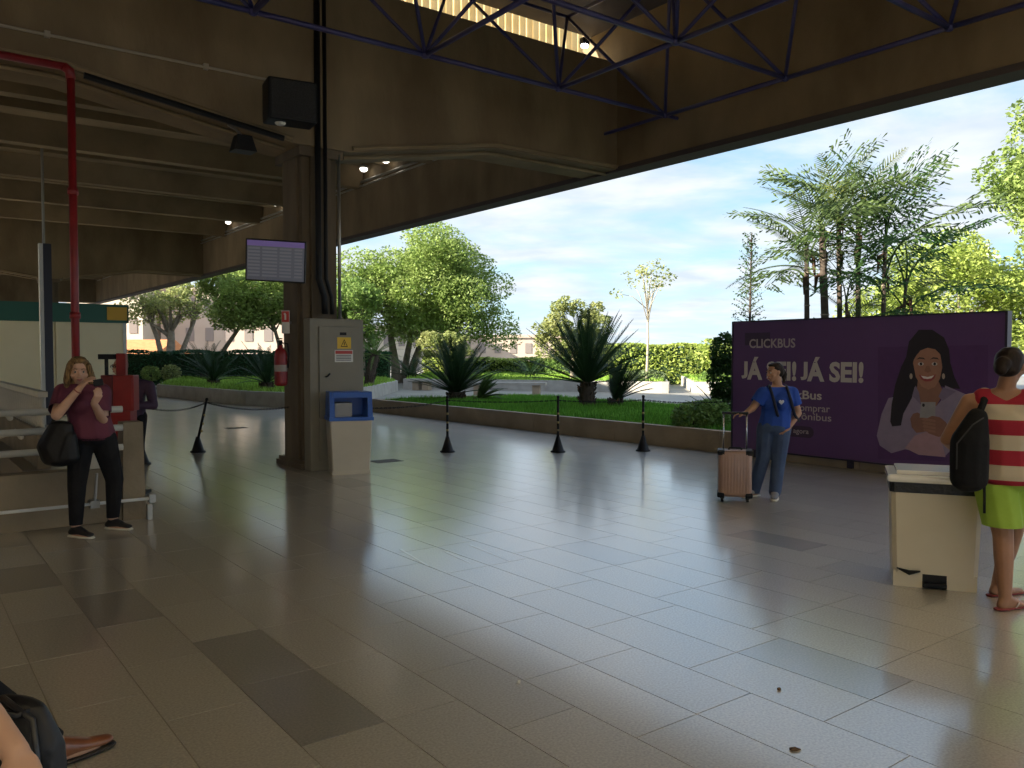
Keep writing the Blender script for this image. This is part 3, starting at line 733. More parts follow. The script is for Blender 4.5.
# ================================================================== SUITCASE
sc_p = G(737.5, 502.5) + Vector((0, .12, 0))
t = thing('suitcase', 'rose gold hard-shell trolley suitcase held by the woman in blue', 'suitcase', sc_p, R(-14))
ROSE = mat('rose_shell', (.33, .21, .165), .32, (.37, .24, .19), 4, metal=.25)
g = MB(); g.cbox((-.18, -.115, .055), (.18, .115, .57), .035); g.build('shell', ROSE, t, True)
for k in range(9):
    x = -.128 + k * .032
    g = MB(); g.cbox((x - .006, -.121, .10), (x + .006, -.112, .53), .003); g.build('rib', ROSE, t)
g = MB(); g.cbox((-.183, -.008, .07), (.183, .008, .573), .004); g.build('zip_band', mat('zip_dark', (.05, .035, .03), .5), t)
for sx in (-1, 1):
    for z in (.545, .075):
        g = MB(); g.cbox((sx * .15 - .04, -.123, z - .03), (sx * .15 + .04, .119, z + .03), .02); g.build('corner_guard', BLACK, t)
    for sy in (-1, 1):
        g = MB(); g.tube([(sx * .135 - .014, sy * .08, .026), (sx * .135 + .014, sy * .08, .026)], .026, 12); g.box((sx*.135 - .022, sy*.08 - .018, .035), (sx*.135 + .022, sy*.08 + .018, .062)); g.build('wheel', BLACK, t)
    g = MB(); g.tube([(sx * .125, .07, .56), (sx * .125, .07, .965)], .009, 8); g.build('pull_rod', mat('chrome', (.55, .55, .55), .25, metal=1), t, True)
g = MB(); g.cbox((-.145, .052, .955), (.145, .088, .985), .012); g.build('pull_grip', BLACK, t)
g = MB(); g.tube([(-.07, -.02, .57), (-.06, -.02, .59), (.06, -.02, .59), (.07, -.02, .57)], .011, 8); g.build('carry_handle', BLACK, t, True)

# ================================================================== PEOPLE
_b = bmesh.new(); bmesh.ops.create_icosphere(_b, subdivisions=2, radius=1); ICO = [v.co.copy() for v in _b.verts]; _b.free()
I3 = Matrix.Identity(3)
def rotz(a): return Matrix.Rotation(a, 3, 'Z')
def sculpt(name, prims, m_, parent, voxel=.008, cuts=(), smooth=4, grow=0.0):
    """one continuous surface from hulls of ellipsoids: each prim is a list of (centre, radius or radii, rotation)"""
    bm = bmesh.new()
    for pr in prims:
        vs = []
        for q_ in pr:
            c = Vector(q_[0]); r = q_[1]; rm = q_[2] if len(q_) > 2 else I3
            r = Vector((r, r, r)) if isinstance(r, (int, float)) else Vector(r)
            r = r + Vector((grow, grow, grow))
            for p in ICO: vs.append(bm.verts.new(c + rm @ Vector((p.x*r.x, p.y*r.y, p.z*r.z))))
        res = bmesh.ops.convex_hull(bm, input=vs, use_existing_faces=False)
        dead = [g_ for g_ in res['geom_interior'] if isinstance(g_, bmesh.types.BMVert)]
        bmesh.ops.delete(bm, geom=list(set(dead)), context='VERTS')
    me = bpy.data.meshes.new(name); bm.to_mesh(me); bm.free()
    o = bpy.data.objects.new('tmp', me); COL.objects.link(o)
    md = o.modifiers.new('r', 'REMESH'); md.mode = 'VOXEL'; md.voxel_size = voxel; md.adaptivity = 0
    if smooth:
        sm = o.modifiers.new('s', 'SMOOTH'); sm.iterations = smooth; sm.factor = .5
    dg = bpy.context.evaluated_depsgraph_get(); dg.update()
    r = bpy.data.meshes.new_from_object(o.evaluated_get(dg)); bpy.data.objects.remove(o); bpy.data.meshes.remove(me)
    if cuts:
        bm = bmesh.new(); bm.from_mesh(r)
        for co, n_, rad in cuts:
            co = Vector(co); n_ = Vector(n_).normalized()
            fs = [f for f in bm.faces if (f.calc_center_median() - co).length < rad]
            gs = set(fs)
            for f in fs: gs.update(f.verts); gs.update(f.edges)
            bmesh.ops.bisect_plane(bm, geom=list(gs), plane_co=co, plane_no=n_, clear_outer=True)
        bm.to_mesh(r); bm.free()
    r.name = name; r.materials.clear()
    for x in (m_ if isinstance(m_, (list, tuple)) else [m_]): r.materials.append(x)
    r.polygons.foreach_set('use_smooth', [True] * len(r.polygons)); r.polygons.foreach_set('material_index', [0] * len(r.polygons))
    return link(name, r, parent)
def cone(a, ra, b, rb): return [(a, ra), (b, rb)]
def hand(w, d, n_, side, curl=.5, thumb=.6, k=1.0):
    """prims of a hand: wrist w, finger direction d, palm normal n_, thumb on +side; curl in radians per joint"""
    w = Vector(w); d = Vector(d).normalized(); n_ = Vector(n_); n_ = (n_ - d * n_.dot(d)).normalized(); x = d.cross(n_).normalized() * side
    pr = [[(w, .022*k), (w + d*.03*k + x*.022*k, .017*k), (w + d*.03*k - x*.024*k, .016*k), (w + d*.085*k + x*.030*k, .012*k), (w + d*.080*k - x*.032*k, .011*k)]]
    for i, (o, L) in enumerate(((.030, .075), (.010, .083), (-.011, .077), (-.031, .060))):
        p = w + d*(.085 - .004*i)*k + x*o*k; dd = d.copy(); r = .0092*k
        for j, f in enumerate((.45, .30, .25)):
            a = curl * (1 if j else .8); dd = (dd * math.cos(a) + n_ * math.sin(a)).normalized(); n2 = n_ - dd * n_.dot(dd)
            q_ = p + dd * L * f * k; pr.append(cone(p, r, q_, r * .92)); p = q_; r *= .92; 
            ax_ = d.cross(n_); 
    b = w + d*.02*k + x*.02*k; t1 = (d * .6 + x * thumb + n_ * .35).normalized(); t2 = (d * .85 + x * .1 + n_ * .5).normalized()
    pr += [cone(b, .015*k, b + t1*.045*k, .0115*k), cone(b + t1*.045*k, .0115*k, b + t1*.045*k + t2*.032*k, .009*k)]
    return pr
class Head:
    def __init__(s, c, yaw, pitch=0, roll=0, k=1.0):
        s.c = Vector(c); s.m = rotz(yaw) @ Matrix.Rotation(pitch, 3, 'X') @ Matrix.Rotation(roll, 3, 'Y'); s.k = k
    def p(s, x, y, z): return s.c + s.m @ (Vector((x, y, z)) * s.k)
    def e(s, x, y, z, rx, ry, rz): return (s.p(x, y, z), Vector((rx, ry, rz)) * s.k, s.m)
    def prims(s, neck_to):
        E = s.e
        return [[E(0, -.012, .028, .074, .092, .083), E(0, .012, -.02, .066, .078, .075)],
                [E(0, .012, -.02, .063, .074, .06), E(0, .048, -.088, .030, .026, .020)],
                [E(0, .084, -.005, .010, .010, .012), E(0, .102, -.034, .013, .012, .010)],
                [E(-.02, .100, -.037, .007, .008, .006), E(.02, .100, -.037, .007, .008, .006)],
                [E(-.03, .078, .018, .022, .012, .008), E(.03, .078, .018, .022, .012, .008)],
                [E(-.018, .085, -.064, .010, .010, .008), E(.018, .085, -.064, .010, .010, .008)],
                [E(-.045, .052, -.03, .022, .022, .02)], [E(.045, .052, -.03, .022, .022, .02)],
                [E(-.076, -.008, .0, .008, .016, .026), E(-.074, -.002, -.022, .007, .010, .012)],
                [E(.076, -.008, .0, .008, .016, .026), E(.074, -.002, -.022, .007, .010, .012)],
                [E(0, -.022, -.06, .050, .052, .04), (Vector(neck_to), (.058, .055, .03))]]
    def face(s, root, brow):
        ew = mat('eye_white', (.40, .37, .34), .4); ei = mat('eye_dark', (.02, .012, .008), .2); lp = mat('lip', (.33, .10, .085), .4)
        for sx in (-1, 1):
            g = MB(); g.ball((0, 0, 0), .0105 * s.k, 10); e_ = g.build('eye', ew, root, True); e_.location = s.p(sx * .030, .0755, .0)
            g = MB(); g.ball((0, 0, 0), (.0062 * s.k,) * 3, 8); i_ = g.build('iris', ei, e_, True); i_.location = s.m @ Vector((0, .0075 * s.k, 0))
            g = MB(); g.tube([s.p(sx * .046, .072, .020), s.p(sx * .032, .087, .026), s.p(sx * .014, .090, .021)], .0036 * s.k, 6); g.build('eyebrow', brow, root, True)
        g = MB(); g.tube([s.p(-.023, .085, -.064), s.p(-.010, .0945, -.061), s.p(0, .0955, -.062), s.p(.010, .0945, -.061), s.p(.023, .085, -.064)], [.002, .0045, .004, .0045, .002], 6)
        g.tube([s.p(-.020, .086, -.067), s.p(0, .0945, -.071), s.p(.020, .086, -.067)], [.002, .0055, .002], 6); g.build('mouth', lp, root, True)

def torso(P, C, yaw, wp=.165, wc=.155, ww=.135, dp=.12, dc=.115, dw=.11, bust=.0):
    r = rotz(yaw); P = Vector(P); C = Vector(C); M_ = P.lerp(C, .5)
    pr = [[(P, (wp, dp, .10), r), (M_, (ww, dw, .09), r)], [(M_, (ww, dw, .09), r), (C, (wc, dc, .12), r)]]
    if bust:
        for sx in (-1, 1): pr.append([(C + r @ Vector((sx * .07, dc * .72, -.03)), bust), (C + r @ Vector((sx * .05, 0, .03)), bust)])
    return pr
def shoulders(C, N, SL, SR, yaw):
    r = rotz(yaw)
    return [[(Vector(SL), .052), (Vector(C) + Vector((0, 0, .05)), (.09, .09, .07), r), (Vector(N), (.06, .055, .03), r)],
            [(Vector(SR), .052), (Vector(C) + Vector((0, 0, .05)), (.09, .09, .07), r), (Vector(N), (.06, .055, .03), r)]]
def limb(*pr): return [cone(Vector(pr[i][0]), pr[i][1], Vector(pr[i+1][0]), pr[i+1][1]) for i in range(len(pr) - 1)]
def foot_prims(A, d, L=.15, grow=0.0):
    A = Vector(A); d = Vector(d).normalized()
    return [[(A, .036), (A + Vector((0, 0, -.045)) - d * .03, (.032, .032, .026)), (A + Vector((0, 0, -.05)) + d * L * .55, (.042, .042, .024))],
            [(A + Vector((0, 0, -.05)) + d * L * .5, (.042, .042, .024)), (A + Vector((0, 0, -.055)) + d * L, (.034, .034, .018))]]
def shoe(name, A, d, upper, sole, parent, L=.17, tall=.07):
    """trainer: upper and sole as parts"""
    A = Vector(A); d = Vector(d).normalized(); g0 = Vector((A.x, A.y, 0))
    u = [[(A + Vector((0, 0, -.01)), .046), (g0 - d * .045 + Vector((0, 0, .045)), (.038, .038, .025)), (g0 + d * L * .5 + Vector((0, 0, .05)), (.045, .045, .026))],
         [(g0 + d * L * .4 + Vector((0, 0, .05)), (.045, .045, .026)), (g0 + d * L * .95 + Vector((0, 0, .038)), (.038, .038, .018))]]
    o = sculpt(name, u, upper, parent, .006, cuts=[((0, 0, .012), (0, 0, -1), 99)])
    sl = [[(g0 - d * .05 + Vector((0, 0, .012)), (.040, .040, .012)), (g0 + d * L * .5 + Vector((0, 0, .012)), (.050, .050, .012)), (g0 + d * L + Vector((0, 0, .012)), (.040, .040, .012))]]
    s_ = sculpt('sole', sl, sole, o, .006, smooth=2); return o

HAIR_B = mat('hair_blonde', (.30, .19, .085), .6, (.08, .045, .022), 22, 3, stretch=(3, 3, .4), spec=.15)
HAIR_K = mat('hair_black', (.014, .010, .009), .5, (.03, .02, .016), 22, 3, stretch=(3, 3, .4), spec=.15)
MAROON = mat('maroon_cloth', (.105, .018, .040), .8, (.13, .025, .05), 6, bump=.3, bscale=14)
BLACKC = mat('black_cloth', (.010, .010, .012), .9, (.016, .016, .018), 8, spec=.15, bump=.3, bscale=16)
NAVY = mat('jeans_cloth', (.035, .06, .13), .85, (.05, .085, .17), 7, bump=.3, bscale=20)
ROYAL = mat('blue_tshirt', (.008, .05, .30), .8, (.010, .06, .36), 6, bump=.3, bscale=12)
LIME = mat('lime_cloth', (.27, .42, .04), .8, (.32, .48, .055), 6, bump=.35, bscale=10)
SHOEK = mat('black_shoe', (.012, .012, .014), .6); SOLEW = mat('white_sole', (.68, .66, .60), .6); SHOEG = mat('grey_shoe', (.25, .25, .27), .6)

# ---- woman in maroon at the railing
o0 = G(80, 538); k = o0.y / F
wm = thing('person', 'woman in a maroon t-shirt and black trousers carrying a black bag', 'person', (o0.x, o0.y, 0))
yaw = -R(140); H_ = Head((-.035, .10, 1.475), -R(150), -.05, k=1.08)
P = Vector((.03, .18, .90)); C = Vector((.0, .16, 1.20)); N = Vector((-.02, .13, 1.345))
SR, ER, WR = Vector((-.18, .10, 1.29)), Vector((-.11, -.14, 1.10)), Vector((.075, -.10, 1.335))
SL, EL, WL = Vector((.125, .19, 1.29)), Vector((.15, .14, 1.04)), Vector((.20, -.11, 1.20))
KL, AL = Vector((.15, .34, .47)), Vector((.12, .36, .085)); KR, AR = Vector((-.05, .06, .47)), Vector((-.045, .02, .085))
tor = torso(P, C, yaw, .19, .175, .165, .145, .14, .14, bust=.065); sh = shoulders(C, N, SL, SR, yaw)
legR = limb((P + Vector((-.08, -.03, -.03)), .105), (KR, .066), (AR, .040)); legL = limb((P + Vector((.07, .06, -.03)), .105), (KL, .066), (AL, .040))
arms = limb((SR, .056), (ER, .047), (WR, .029)) + limb((SL, .056), (EL, .045), (WL, .029))
hands = hand(WR, (.65, .1, .75), (.4, .5, -.5), 1, .55) + hand(WL, (.55, -.2, .75), (-.6, .3, .3), -1, .8)
fd = Vector((.93, -.36, 0)); fd2 = Vector((.97, -.22, 0))
sculpt('body', tor + sh + arms + hands + H_.prims(N) + legR + legL + foot_prims(AR, fd) + foot_prims(AL, fd2), SKIN_L, wm, .0075)
H_.face(wm, HAIR_B)
sculpt('tshirt', tor + sh + limb((SR, .066), (SR.lerp(ER, .85), .066)) + limb((SL, .064), (SL.lerp(EL, .75), .062)), MAROON, wm, .010, grow=.014,
       cuts=[(P + Vector((0, 0, -.04)), (0, 0, -1), 9), (SR.lerp(ER, .78), ER - SR, .13), (SL.lerp(EL, .72), EL - SL, .075), (N + Vector((0, 0, .012)), (0, .1, 1), .16)])
sculpt('trousers', [[(P, (.19, .145, .10), rotz(yaw))]] + legR + legL, BLACKC, wm, .010, grow=.014, cuts=[(AR + Vector((0, 0, .03)), (0, 0, -1), .14), (AL + Vector((0, 0, .03)), (0, 0, -1), .14)])
E = H_.e
sculpt('hair', [[E(0, -.025, .045, .088, .095, .078)], [E(0, -.04, .0, .090, .075, .09), E(-.02, -.05, -.12, .10, .055, .06)],
                [E(-.070, .015, .035, .025, .055, .045), E(-.098, .0, -.07, .028, .045, .05), E(-.10, -.01, -.15, .028, .04, .04)],
                [E(.070, .015, .035, .025, .055, .045), E(.092, -.01, -.07, .024, .04, .05), E(.09, -.02, -.13, .022, .035, .04)],
                [E(0, .03, .088, .06, .05, .022), E(0, -.03, .10, .06, .06, .025)]], HAIR_B, wm, .008, smooth=3)
for A_, d_ in ((AR, fd), (AL, fd2)): shoe('shoe', A_, d_, SHOEK, SOLEW, wm)
g = MB(); g.tube([WR + Vector((-.02, .0, -.025)) + Vector((.03*math.cos(a), .02*math.cos(a) , .0)) * 0 + Matrix.Rotation(.7, 3, 'Y') @ Vector((.032*math.cos(a), .032*math.sin(a), 0)) for a in np.linspace(0, 2*math.pi, 13)], .006, 6); g.build('bracelet', mat('bracelet_red', (.25, .04, .03), .5), wm, True)
bag = sculpt('shoulder_bag', [[((0, 0, 0), (.15, .085, .06)), ((.02, 0, .30), (.11, .06, .05)), ((-.06, 0, .12), (.13, .09, .1))], [((.05, 0, .02), (.13, .08, .06)), ((.1, 0, .2), (.06, .06, .06))]], mat('black_leather', (.009, .009, .010), .5, spec=.3, bump=.3, bscale=9), None, .009)
bag.location = (o0.x - .14, o0.y - .06, .70); tag(bag, "black slouchy shoulder bag on the maroon woman's hip", 'bag')
g = MB(); g.tube([(-.06, .02, .32), (-.06, .14, .52), (-.04, .20, .655), (.0, .28, .6), (.06, .26, .34)], .016, 8); g.build('strap', MATS['black_leather'], bag, True)
ph_ = MB(); ph_.cbox((-.04, -.008, -.03), (.04, .008, .03), .006)
pho = ph_.build('phone', BLACK, None, label='small dark phone held in front of the maroon shirt', cat='phone'); pho.location = Vector((o0.x, o0.y, 0)) + WR + Vector((.145, .03, .045)); pho.rotation_euler = (0, R(-10), R(20))

# ---- woman in blue with suitcase
o0 = G(770, 499); k = o0.y / F
wb = thing('person', 'woman in a blue t-shirt and jeans holding a suitcase handle', 'person', (o0.x, o0.y, 0))
yaw = R(150); H_ = Head((.055, .06, 1.425), R(108), -.05, k=.97)
P = Vector((.06, .06, .82)); C = Vector((.09, .06, 1.10)); N = Vector((.09, .065, 1.265))
SR, ER = Vector((-.085, .02, 1.19)), Vector((-.21, .0, 1.02)); WR = Vector((-.30, -.02, .965))
SL, EL, WL = Vector((.26, .08, 1.19)), Vector((.34, .10, .96)), Vector((.20, -.03, .82))
KR, AR = Vector((-.055, .10, .44)), Vector((-.13, .16, .085)); KL, AL = Vector((.10, .02, .44)), Vector((.055, .0, .085))
tor = torso(P, C, yaw, .175, .165, .15, .135, .125, .125, bust=.06); sh = shoulders(C, N, SL, SR, yaw)
legR = limb((P + Vector((-.08, .03, -.03)), .10), (KR, .063), (AR, .042)); legL = limb((P + Vector((.075, -.01, -.03)), .10), (KL, .063), (AL, .042))
fr_ = Vector((-.85, -.5, 0)); fl_ = Vector((-.35, -.93, 0))
sculpt('body', tor + sh + limb((SR, .053), (ER, .041), (WR, .026)) + limb((SL, .053), (EL, .042), (WL, .027)) + hand(WR, (-1, .0, .02), (0, 0, -1), 1, .7) + hand(WL, (-.8, -.3, -.3), (.0, .5, -.5), -1, .5)
       + H_.prims(N) + legR + legL + foot_prims(AR, fr_) + foot_prims(AL, fl_), SKIN_T, wb, .0075)
H_.face(wb, HAIR_K)
sculpt('tshirt', tor + sh + limb((SR, .064), (SR.lerp(ER, .7), .06)) + limb((SL, .064), (SL.lerp(EL, .65), .06)), ROYAL, wb, .010, grow=.014,
       cuts=[(P + Vector((0, 0, -.035)), (0, 0, -1), 9), (SR.lerp(ER, .62), ER - SR, .11), (SL.lerp(EL, .58), EL - SL, .11), (N + Vector((0, 0, .01)), (0, -.2, 1), .15)])
sculpt('jeans', [[(P, (.175, .14, .10), rotz(yaw))]] + limb((P + Vector((-.08, .03, -.03)), .10), (KR, .068), (AR, .058)) + limb((P + Vector((.075, -.01, -.03)), .10), (KL, .068), (AL, .058)), NAVY, wb, .010, grow=.012,
       cuts=[(AR + Vector((0, 0, -.045)), (0, 0, -1), .16), (AL + Vector((0, 0, -.045)), (0, 0, -1), .16)])
E = H_.e
sculpt('hair', [[E(0, -.025, .040, .084, .092, .076), E(0, -.05, -.005, .078, .062, .06)], [E(0, .03, .085, .055, .045, .02), E(0, -.02, .095, .06, .06, .025)],
                [E(0, -.105, .02, .028, .028, .028), E(0, -.135, -.03, .030, .030, .04), E(0, -.125, -.11, .014, .014, .03)]], HAIR_K, wb, .008, smooth=3)
g = MB(); g.tube([H_.p(.03*math.cos(a), -.108, .022 + .03*math.sin(a)) for a in np.linspace(0, 2*math.pi, 13)], .006, 6); g.build('hair_tie', BLACK, wb)
for A_, d_ in ((AR, fr_), (AL, fl_)): shoe('shoe', A_, d_, SHOEG, SOLEW, wb)
g = MB(); fx = Vector((math.cos(yaw), math.sin(yaw), 0)); fw = Vector((-math.sin(yaw), math.cos(yaw), 0)); cc_ = C + fw * .205 + fx * .085 * -1 + Vector((0, 0, .0))
hp = [(0, -.026), (-.026, .0), (-.024, .018), (-.012, .023), (0, .012), (.012, .023), (.024, .018), (.026, 0)]
g.add([cc_ + fx * a * 1.0 + Vector((0, 0, b)) for a, b in hp] + [cc_ - fw * .03 + fx * a + Vector((0, 0, b)) for a, b in hp], [list(range(8)), list(range(8, 16))[::-1]] + [(i, (i+1) % 8, 8 + (i+1) % 8, 8 + i) for i in range(8)])
g.build('heart_print', mat('heart_white', (.55, .60, .75), .7), wb)
g = MB(); g.tube([WR + Vector((.02, .028*math.cos(a), .028*math.sin(a))) for a in np.linspace(0, 2*math.pi, 13)], .006, 6); g.build('wrist_band', BLACK, wb)
bp_ = sculpt('backpack', [[((0, 0, 0), (.12, .08, .10)), ((0, .0, .26), (.11, .07, .10))]], mat('navy_bag', (.012, .014, .03), .8, bump=.3, bscale=12), None, .010)
bp_.location = (o0.x + .20, o0.y + .24, .86); tag(bp_, 'small dark backpack on the back of the woman in blue', 'backpack')
for sx in (-1, 1):
    g = MB(); b0 = Vector((-.07 + sx * .09, -.10, .30)); Sx = (SR if sx < 0 else SL).lerp(C, .42) + Vector((o0.x, o0.y, 0)) - Vector(bp_.location)
    g.tube([b0, Sx + Vector((.02, .06, .12)), Sx + Vector((-.02, -.10, .10)), Sx + Vector((.0, -.165, -.03)), Sx + Vector((.06, -.12, -.20)), Sx + Vector((.16, .02, -.28))], .017, 8); g.build('strap', MATS['navy_bag'], bp_, True)

# ---- woman in striped top at the right edge, back turned
o0 = G(1003, 611); k = o0.y / F
ws = thing('person', 'person in a red and cream striped top with lime shorts, back turned', 'person', (o0.x, o0.y, 0))
yaw = -R(38); H_ = Head((.035, .03, 1.55), -R(52), -.12)
P = Vector((.06, .10, .86)); C = Vector((.025, .06, 1.20)); N = Vector((.01, .04, 1.395))
SL, EL, WL = Vector((-.165, .13, 1.32)), Vector((-.27, .20, 1.07)), Vector((-.09, .40, .96))
SR, ER, WR = Vector((.185, -.06, 1.32)), Vector((.26, -.02, 1.04)), Vector((.34, .20, 1.05))
KL, AL = Vector((.05, .10, .46)), Vector((.03, .03, .075)); KR, AR = Vector((.20, .24, .46)), Vector((.155, .33, .075))
tor = torso(P, C, yaw, .18, .17, .15, .14, .12, .12); sh = shoulders(C, N, SL, SR, yaw)
legL = limb((P + Vector((-.06, .03, -.03)), .105), (KL, .062), (KL.lerp(AL, .35), .060), (AL, .038)); legR = limb((P + Vector((.10, .04, -.03)), .105), (KR, .062), (KR.lerp(AR, .35), .06), (AR, .038))
fL = Vector((.86, .35, 0)).normalized(); fR = Vector((.9, .3, 0)).normalized()
sculpt('body', tor + sh + limb((SL, .055), (EL, .042), (WL, .027)) + limb((SR, .056), (ER, .044), (WR, .027)) + hand(WL, (.6, .7, 0), (0, 0, 1), 1, .5) + hand(WR, (.5, .7, .1), (0, 0, 1), -1, .5)
       + H_.prims(N) + legL + legR + foot_prims(AL, fL, .19) + foot_prims(AR, fR, .19), SKIN_D, ws, .0075)
H_.face(ws, HAIR_K)
# striped tank top: flat stripes of cloth
sm_ = bpy.data.materials.new('striped_cloth'); sm_.use_nodes = True; t_ = sm_.node_tree; b_ = t_.nodes['Principled BSDF']; b_.inputs['Roughness'].default_value = .85
tcn = t_.nodes.new('ShaderNodeTexCoord'); sxx = t_.nodes.new('ShaderNodeSeparateXYZ'); t_.links.new(tcn.outputs['Object'], sxx.inputs[0])
md_ = t_.nodes.new('ShaderNodeMath'); md_.operation = 'ADD'; md_.inputs[1].default_value = -.735; t_.links.new(sxx.outputs['Z'], md_.inputs[0])
m2_ = t_.nodes.new('ShaderNodeMath'); m2_.operation = 'DIVIDE'; m2_.inputs[1].default_value = .192; t_.links.new(md_.outputs[0], m2_.inputs[0])
m3_ = t_.nodes.new('ShaderNodeMath'); m3_.operation = 'FRACT'; t_.links.new(m2_.outputs[0], m3_.inputs[0])
m4_ = t_.nodes.new('ShaderNodeMath'); m4_.operation = 'LESS_THAN'; m4_.inputs[1].default_value = .50; t_.links.new(m3_.outputs[0], m4_.inputs[0])
mi_ = t_.nodes.new('ShaderNodeMix'); mi_.data_type = 'RGBA'; mi_.inputs[6].default_value = (.55, .46, .33, 1); mi_.inputs[7].default_value = (.34, .012, .03, 1)
t_.links.new(m4_.outputs[0], mi_.inputs[0]); t_.links.new(mi_.outputs[2], b_.inputs['Base Color'])
sculpt('striped_top', tor + [[(SL.lerp(N, .42) + Vector((0, 0, -.012)), .062), (C + Vector((0, 0, .04)), (.135, .105, .09), rotz(yaw))], [(SR.lerp(N, .42) + Vector((0, 0, -.012)), .062), (C + Vector((0, 0, .04)), (.135, .105, .09), rotz(yaw))]], sm_, ws, .010, grow=.014,
       cuts=[(Vector((0, 0, .775)), (0, 0, -1), 9)])
sculpt('shorts', [[(P, (.185, .145, .10), rotz(yaw))]] + limb((P + Vector((-.06, .03, -.03)), .12), (P.lerp(KL, .9), .105)) + limb((P + Vector((.10, .04, -.03)), .12), (P.lerp(KR, .9), .105)), LIME, ws, .010, grow=.014,
       cuts=[(Vector((0, 0, .525)), (0, 0, -1), 9), (Vector((0, 0, .80)), (0, 0, 1), 9)])
E = H_.e
sculpt('hair', [[E(0, -.025, .040, .086, .094, .078), E(0, -.055, -.02, .080, .062, .06)], [E(0, .03, .085, .055, .045, .02), E(0, -.02, .095, .06, .06, .025)], [E(0, -.12, .0, .05, .045, .05)], [E(.0, -.14, -.035, .04, .03, .04)]], HAIR_K, ws, .008, smooth=3)
for A_, d_ in ((AL, fL), (AR, fR)):
    g0 = Vector((A_.x, A_.y, 0))
    fl = sculpt('flip_flop', [[(g0 - d_ * .05 + Vector((0, 0, .009)), (.038, .038, .009)), (g0 + d_ * .10 + Vector((0, 0, .009)), (.046, .046, .009)), (g0 + d_ * .20 + Vector((0, 0, .009)), (.038, .038, .009))]], mat('flip_flop_red', (.22, .03, .03), .6), ws, .006, smooth=1)
    n_ = Vector((-d_.y, d_.x, 0)); q0 = g0 + d_ * .155 + Vector((0, 0, .02)); 
    g = MB(); g.tube([q0, q0 - d_ * .03 + Vector((0, 0, .035)), q0 - d_ * .09 + n_ * .045 + Vector((0, 0, .02)), q0 - d_ * .11 + n_ * .042], .005, 6); g.tube([q0 - d_ * .03 + Vector((0, 0, .035)), q0 - d_ * .09 - n_ * .045 + Vector((0, 0, .02)), q0 - d_ * .11 - n_ * .042], .005, 6); g.build('strap', mat('flip_strap', (.5, .4, .38), .5), fl)
bk = sculpt('backpack', [[((0, 0, .07), (.115, .09, .08)), ((.0, 0, .30), (.115, .10, .10)), ((.045, 0, .46), (.06, .06, .06))]], mat('black_backpack', (.008, .008, .009), .8, spec=.2, bump=.4, bscale=14), None, .010)
bk.location = (o0.x - .265, o0.y - .06, .775); tag(bk, 'black backpack slung over one shoulder of the striped top wearer', 'backpack')
g = MB(); Sx = SL.lerp(C, .3) + Vector((o0.x, o0.y, 0)) - Vector(bk.location)
g.tube([(.05, -.02, .50), Sx + Vector((-.02, -.08, .05)), Sx + Vector((0, .0, .085)), Sx + Vector((.02, .10, .05)), Sx + Vector((-.03, .16, -.15)), (-.02, .08, .12)], .022, 8); g.build('strap', MATS['black_backpack'], bk, True)
g = MB(); g.tube([(.09, -.01, .05), (.10, .0, -.14)], .008, 6); g.build('loose_strap', MATS['black_backpack'], bk)
g = MB(); g.tube([(-.10, -.04, .14), (-.105, -.05, .30), (-.03, -.085, .42), (.05, -.06, .46)], .004, 6); g.build('zip', mat('zip_grey', (.03, .03, .032), .5), bk)

# ---- man behind the red cabinet
o0 = Vector((-4.95, 10.75, 0))
mm_ = thing('person', 'person in a dark purple jacket half hidden behind the red cabinet', 'person', o0)
yaw = R(175); H_ = Head((-.14, 0, 1.47), R(150))
P = Vector((0, .02, .85)); C = Vector((.02, 0, 1.14)); N = Vector((-.08, 0, 1.30))
SR, ER, WR = Vector((-.17, 0, 1.24)), Vector((-.26, -.05, 1.0)), Vector((-.15, -.22, .95)); SL, EL, WL = Vector((.24, 0, 1.22)), Vector((.31, -.05, .97)), Vector((.14, -.24, .98))
KR, AR = Vector((-.09, 0, .46)), Vector((-.09, .02, .08)); KL, AL = Vector((.09, 0, .46)), Vector((.09, .02, .08))
tor = torso(P, C, yaw); sh = shoulders(C, N, SL, SR, yaw); legs = limb((P + Vector((-.09, 0, -.03)), .09), (KR, .058), (AR, .04)) + limb((P + Vector((.09, 0, -.03)), .09), (KL, .058), (AL, .04))
arms = limb((SR, .052), (ER, .042), (WR, .028)) + limb((SL, .052), (EL, .042), (WL, .028)); fd = Vector((0, -1, 0))
sculpt('body', tor + sh + arms + hand(WR, (.8, -.5, 0), (0, 0, -1), 1, .4) + hand(WL, (-.8, -.5, 0), (0, 0, -1), -1, .4) + H_.prims(N) + legs + foot_prims(AR, fd) + foot_prims(AL, fd), SKIN_T, mm_, .009)
H_.face(mm_, HAIR_K)
sculpt('jacket', tor + sh + arms, mat('purple_jacket', (.045, .02, .05), .7, (.06, .03, .065), 8, bump=.4, bscale=14), mm_, .011, grow=.018, cuts=[(P + Vector((0, 0, -.05)), (0, 0, -1), 9), (WR, WR - ER, .08), (WL, WL - EL, .08), (N + Vector((0, 0, .02)), (0, 0, 1), .15)])
sculpt('trousers', [[(P, (.17, .12, .1))]] + legs, BLACKC, mm_, .012, grow=.014, cuts=[(Vector((0, 0, .09)), (0, 0, -1), 9)])
E = H_.e
sculpt('hair', [[E(0, -.02, .045, .08, .09, .07), E(0, -.05, .0, .075, .055, .05)]], mat('hair_brown', (.07, .035, .02), .6), mm_, .009)
g = MB(); 
for sx in (-1, 1): g.tube([H_.p(sx*.032 + .022*math.cos(a), .098, .0 + .018*math.sin(a)) for a in np.linspace(0, 2*math.pi, 13)], .003, 5); g.tube([H_.p(sx*.054, .096, .004), H_.p(sx*.078, -.005, .01)], .003, 5)
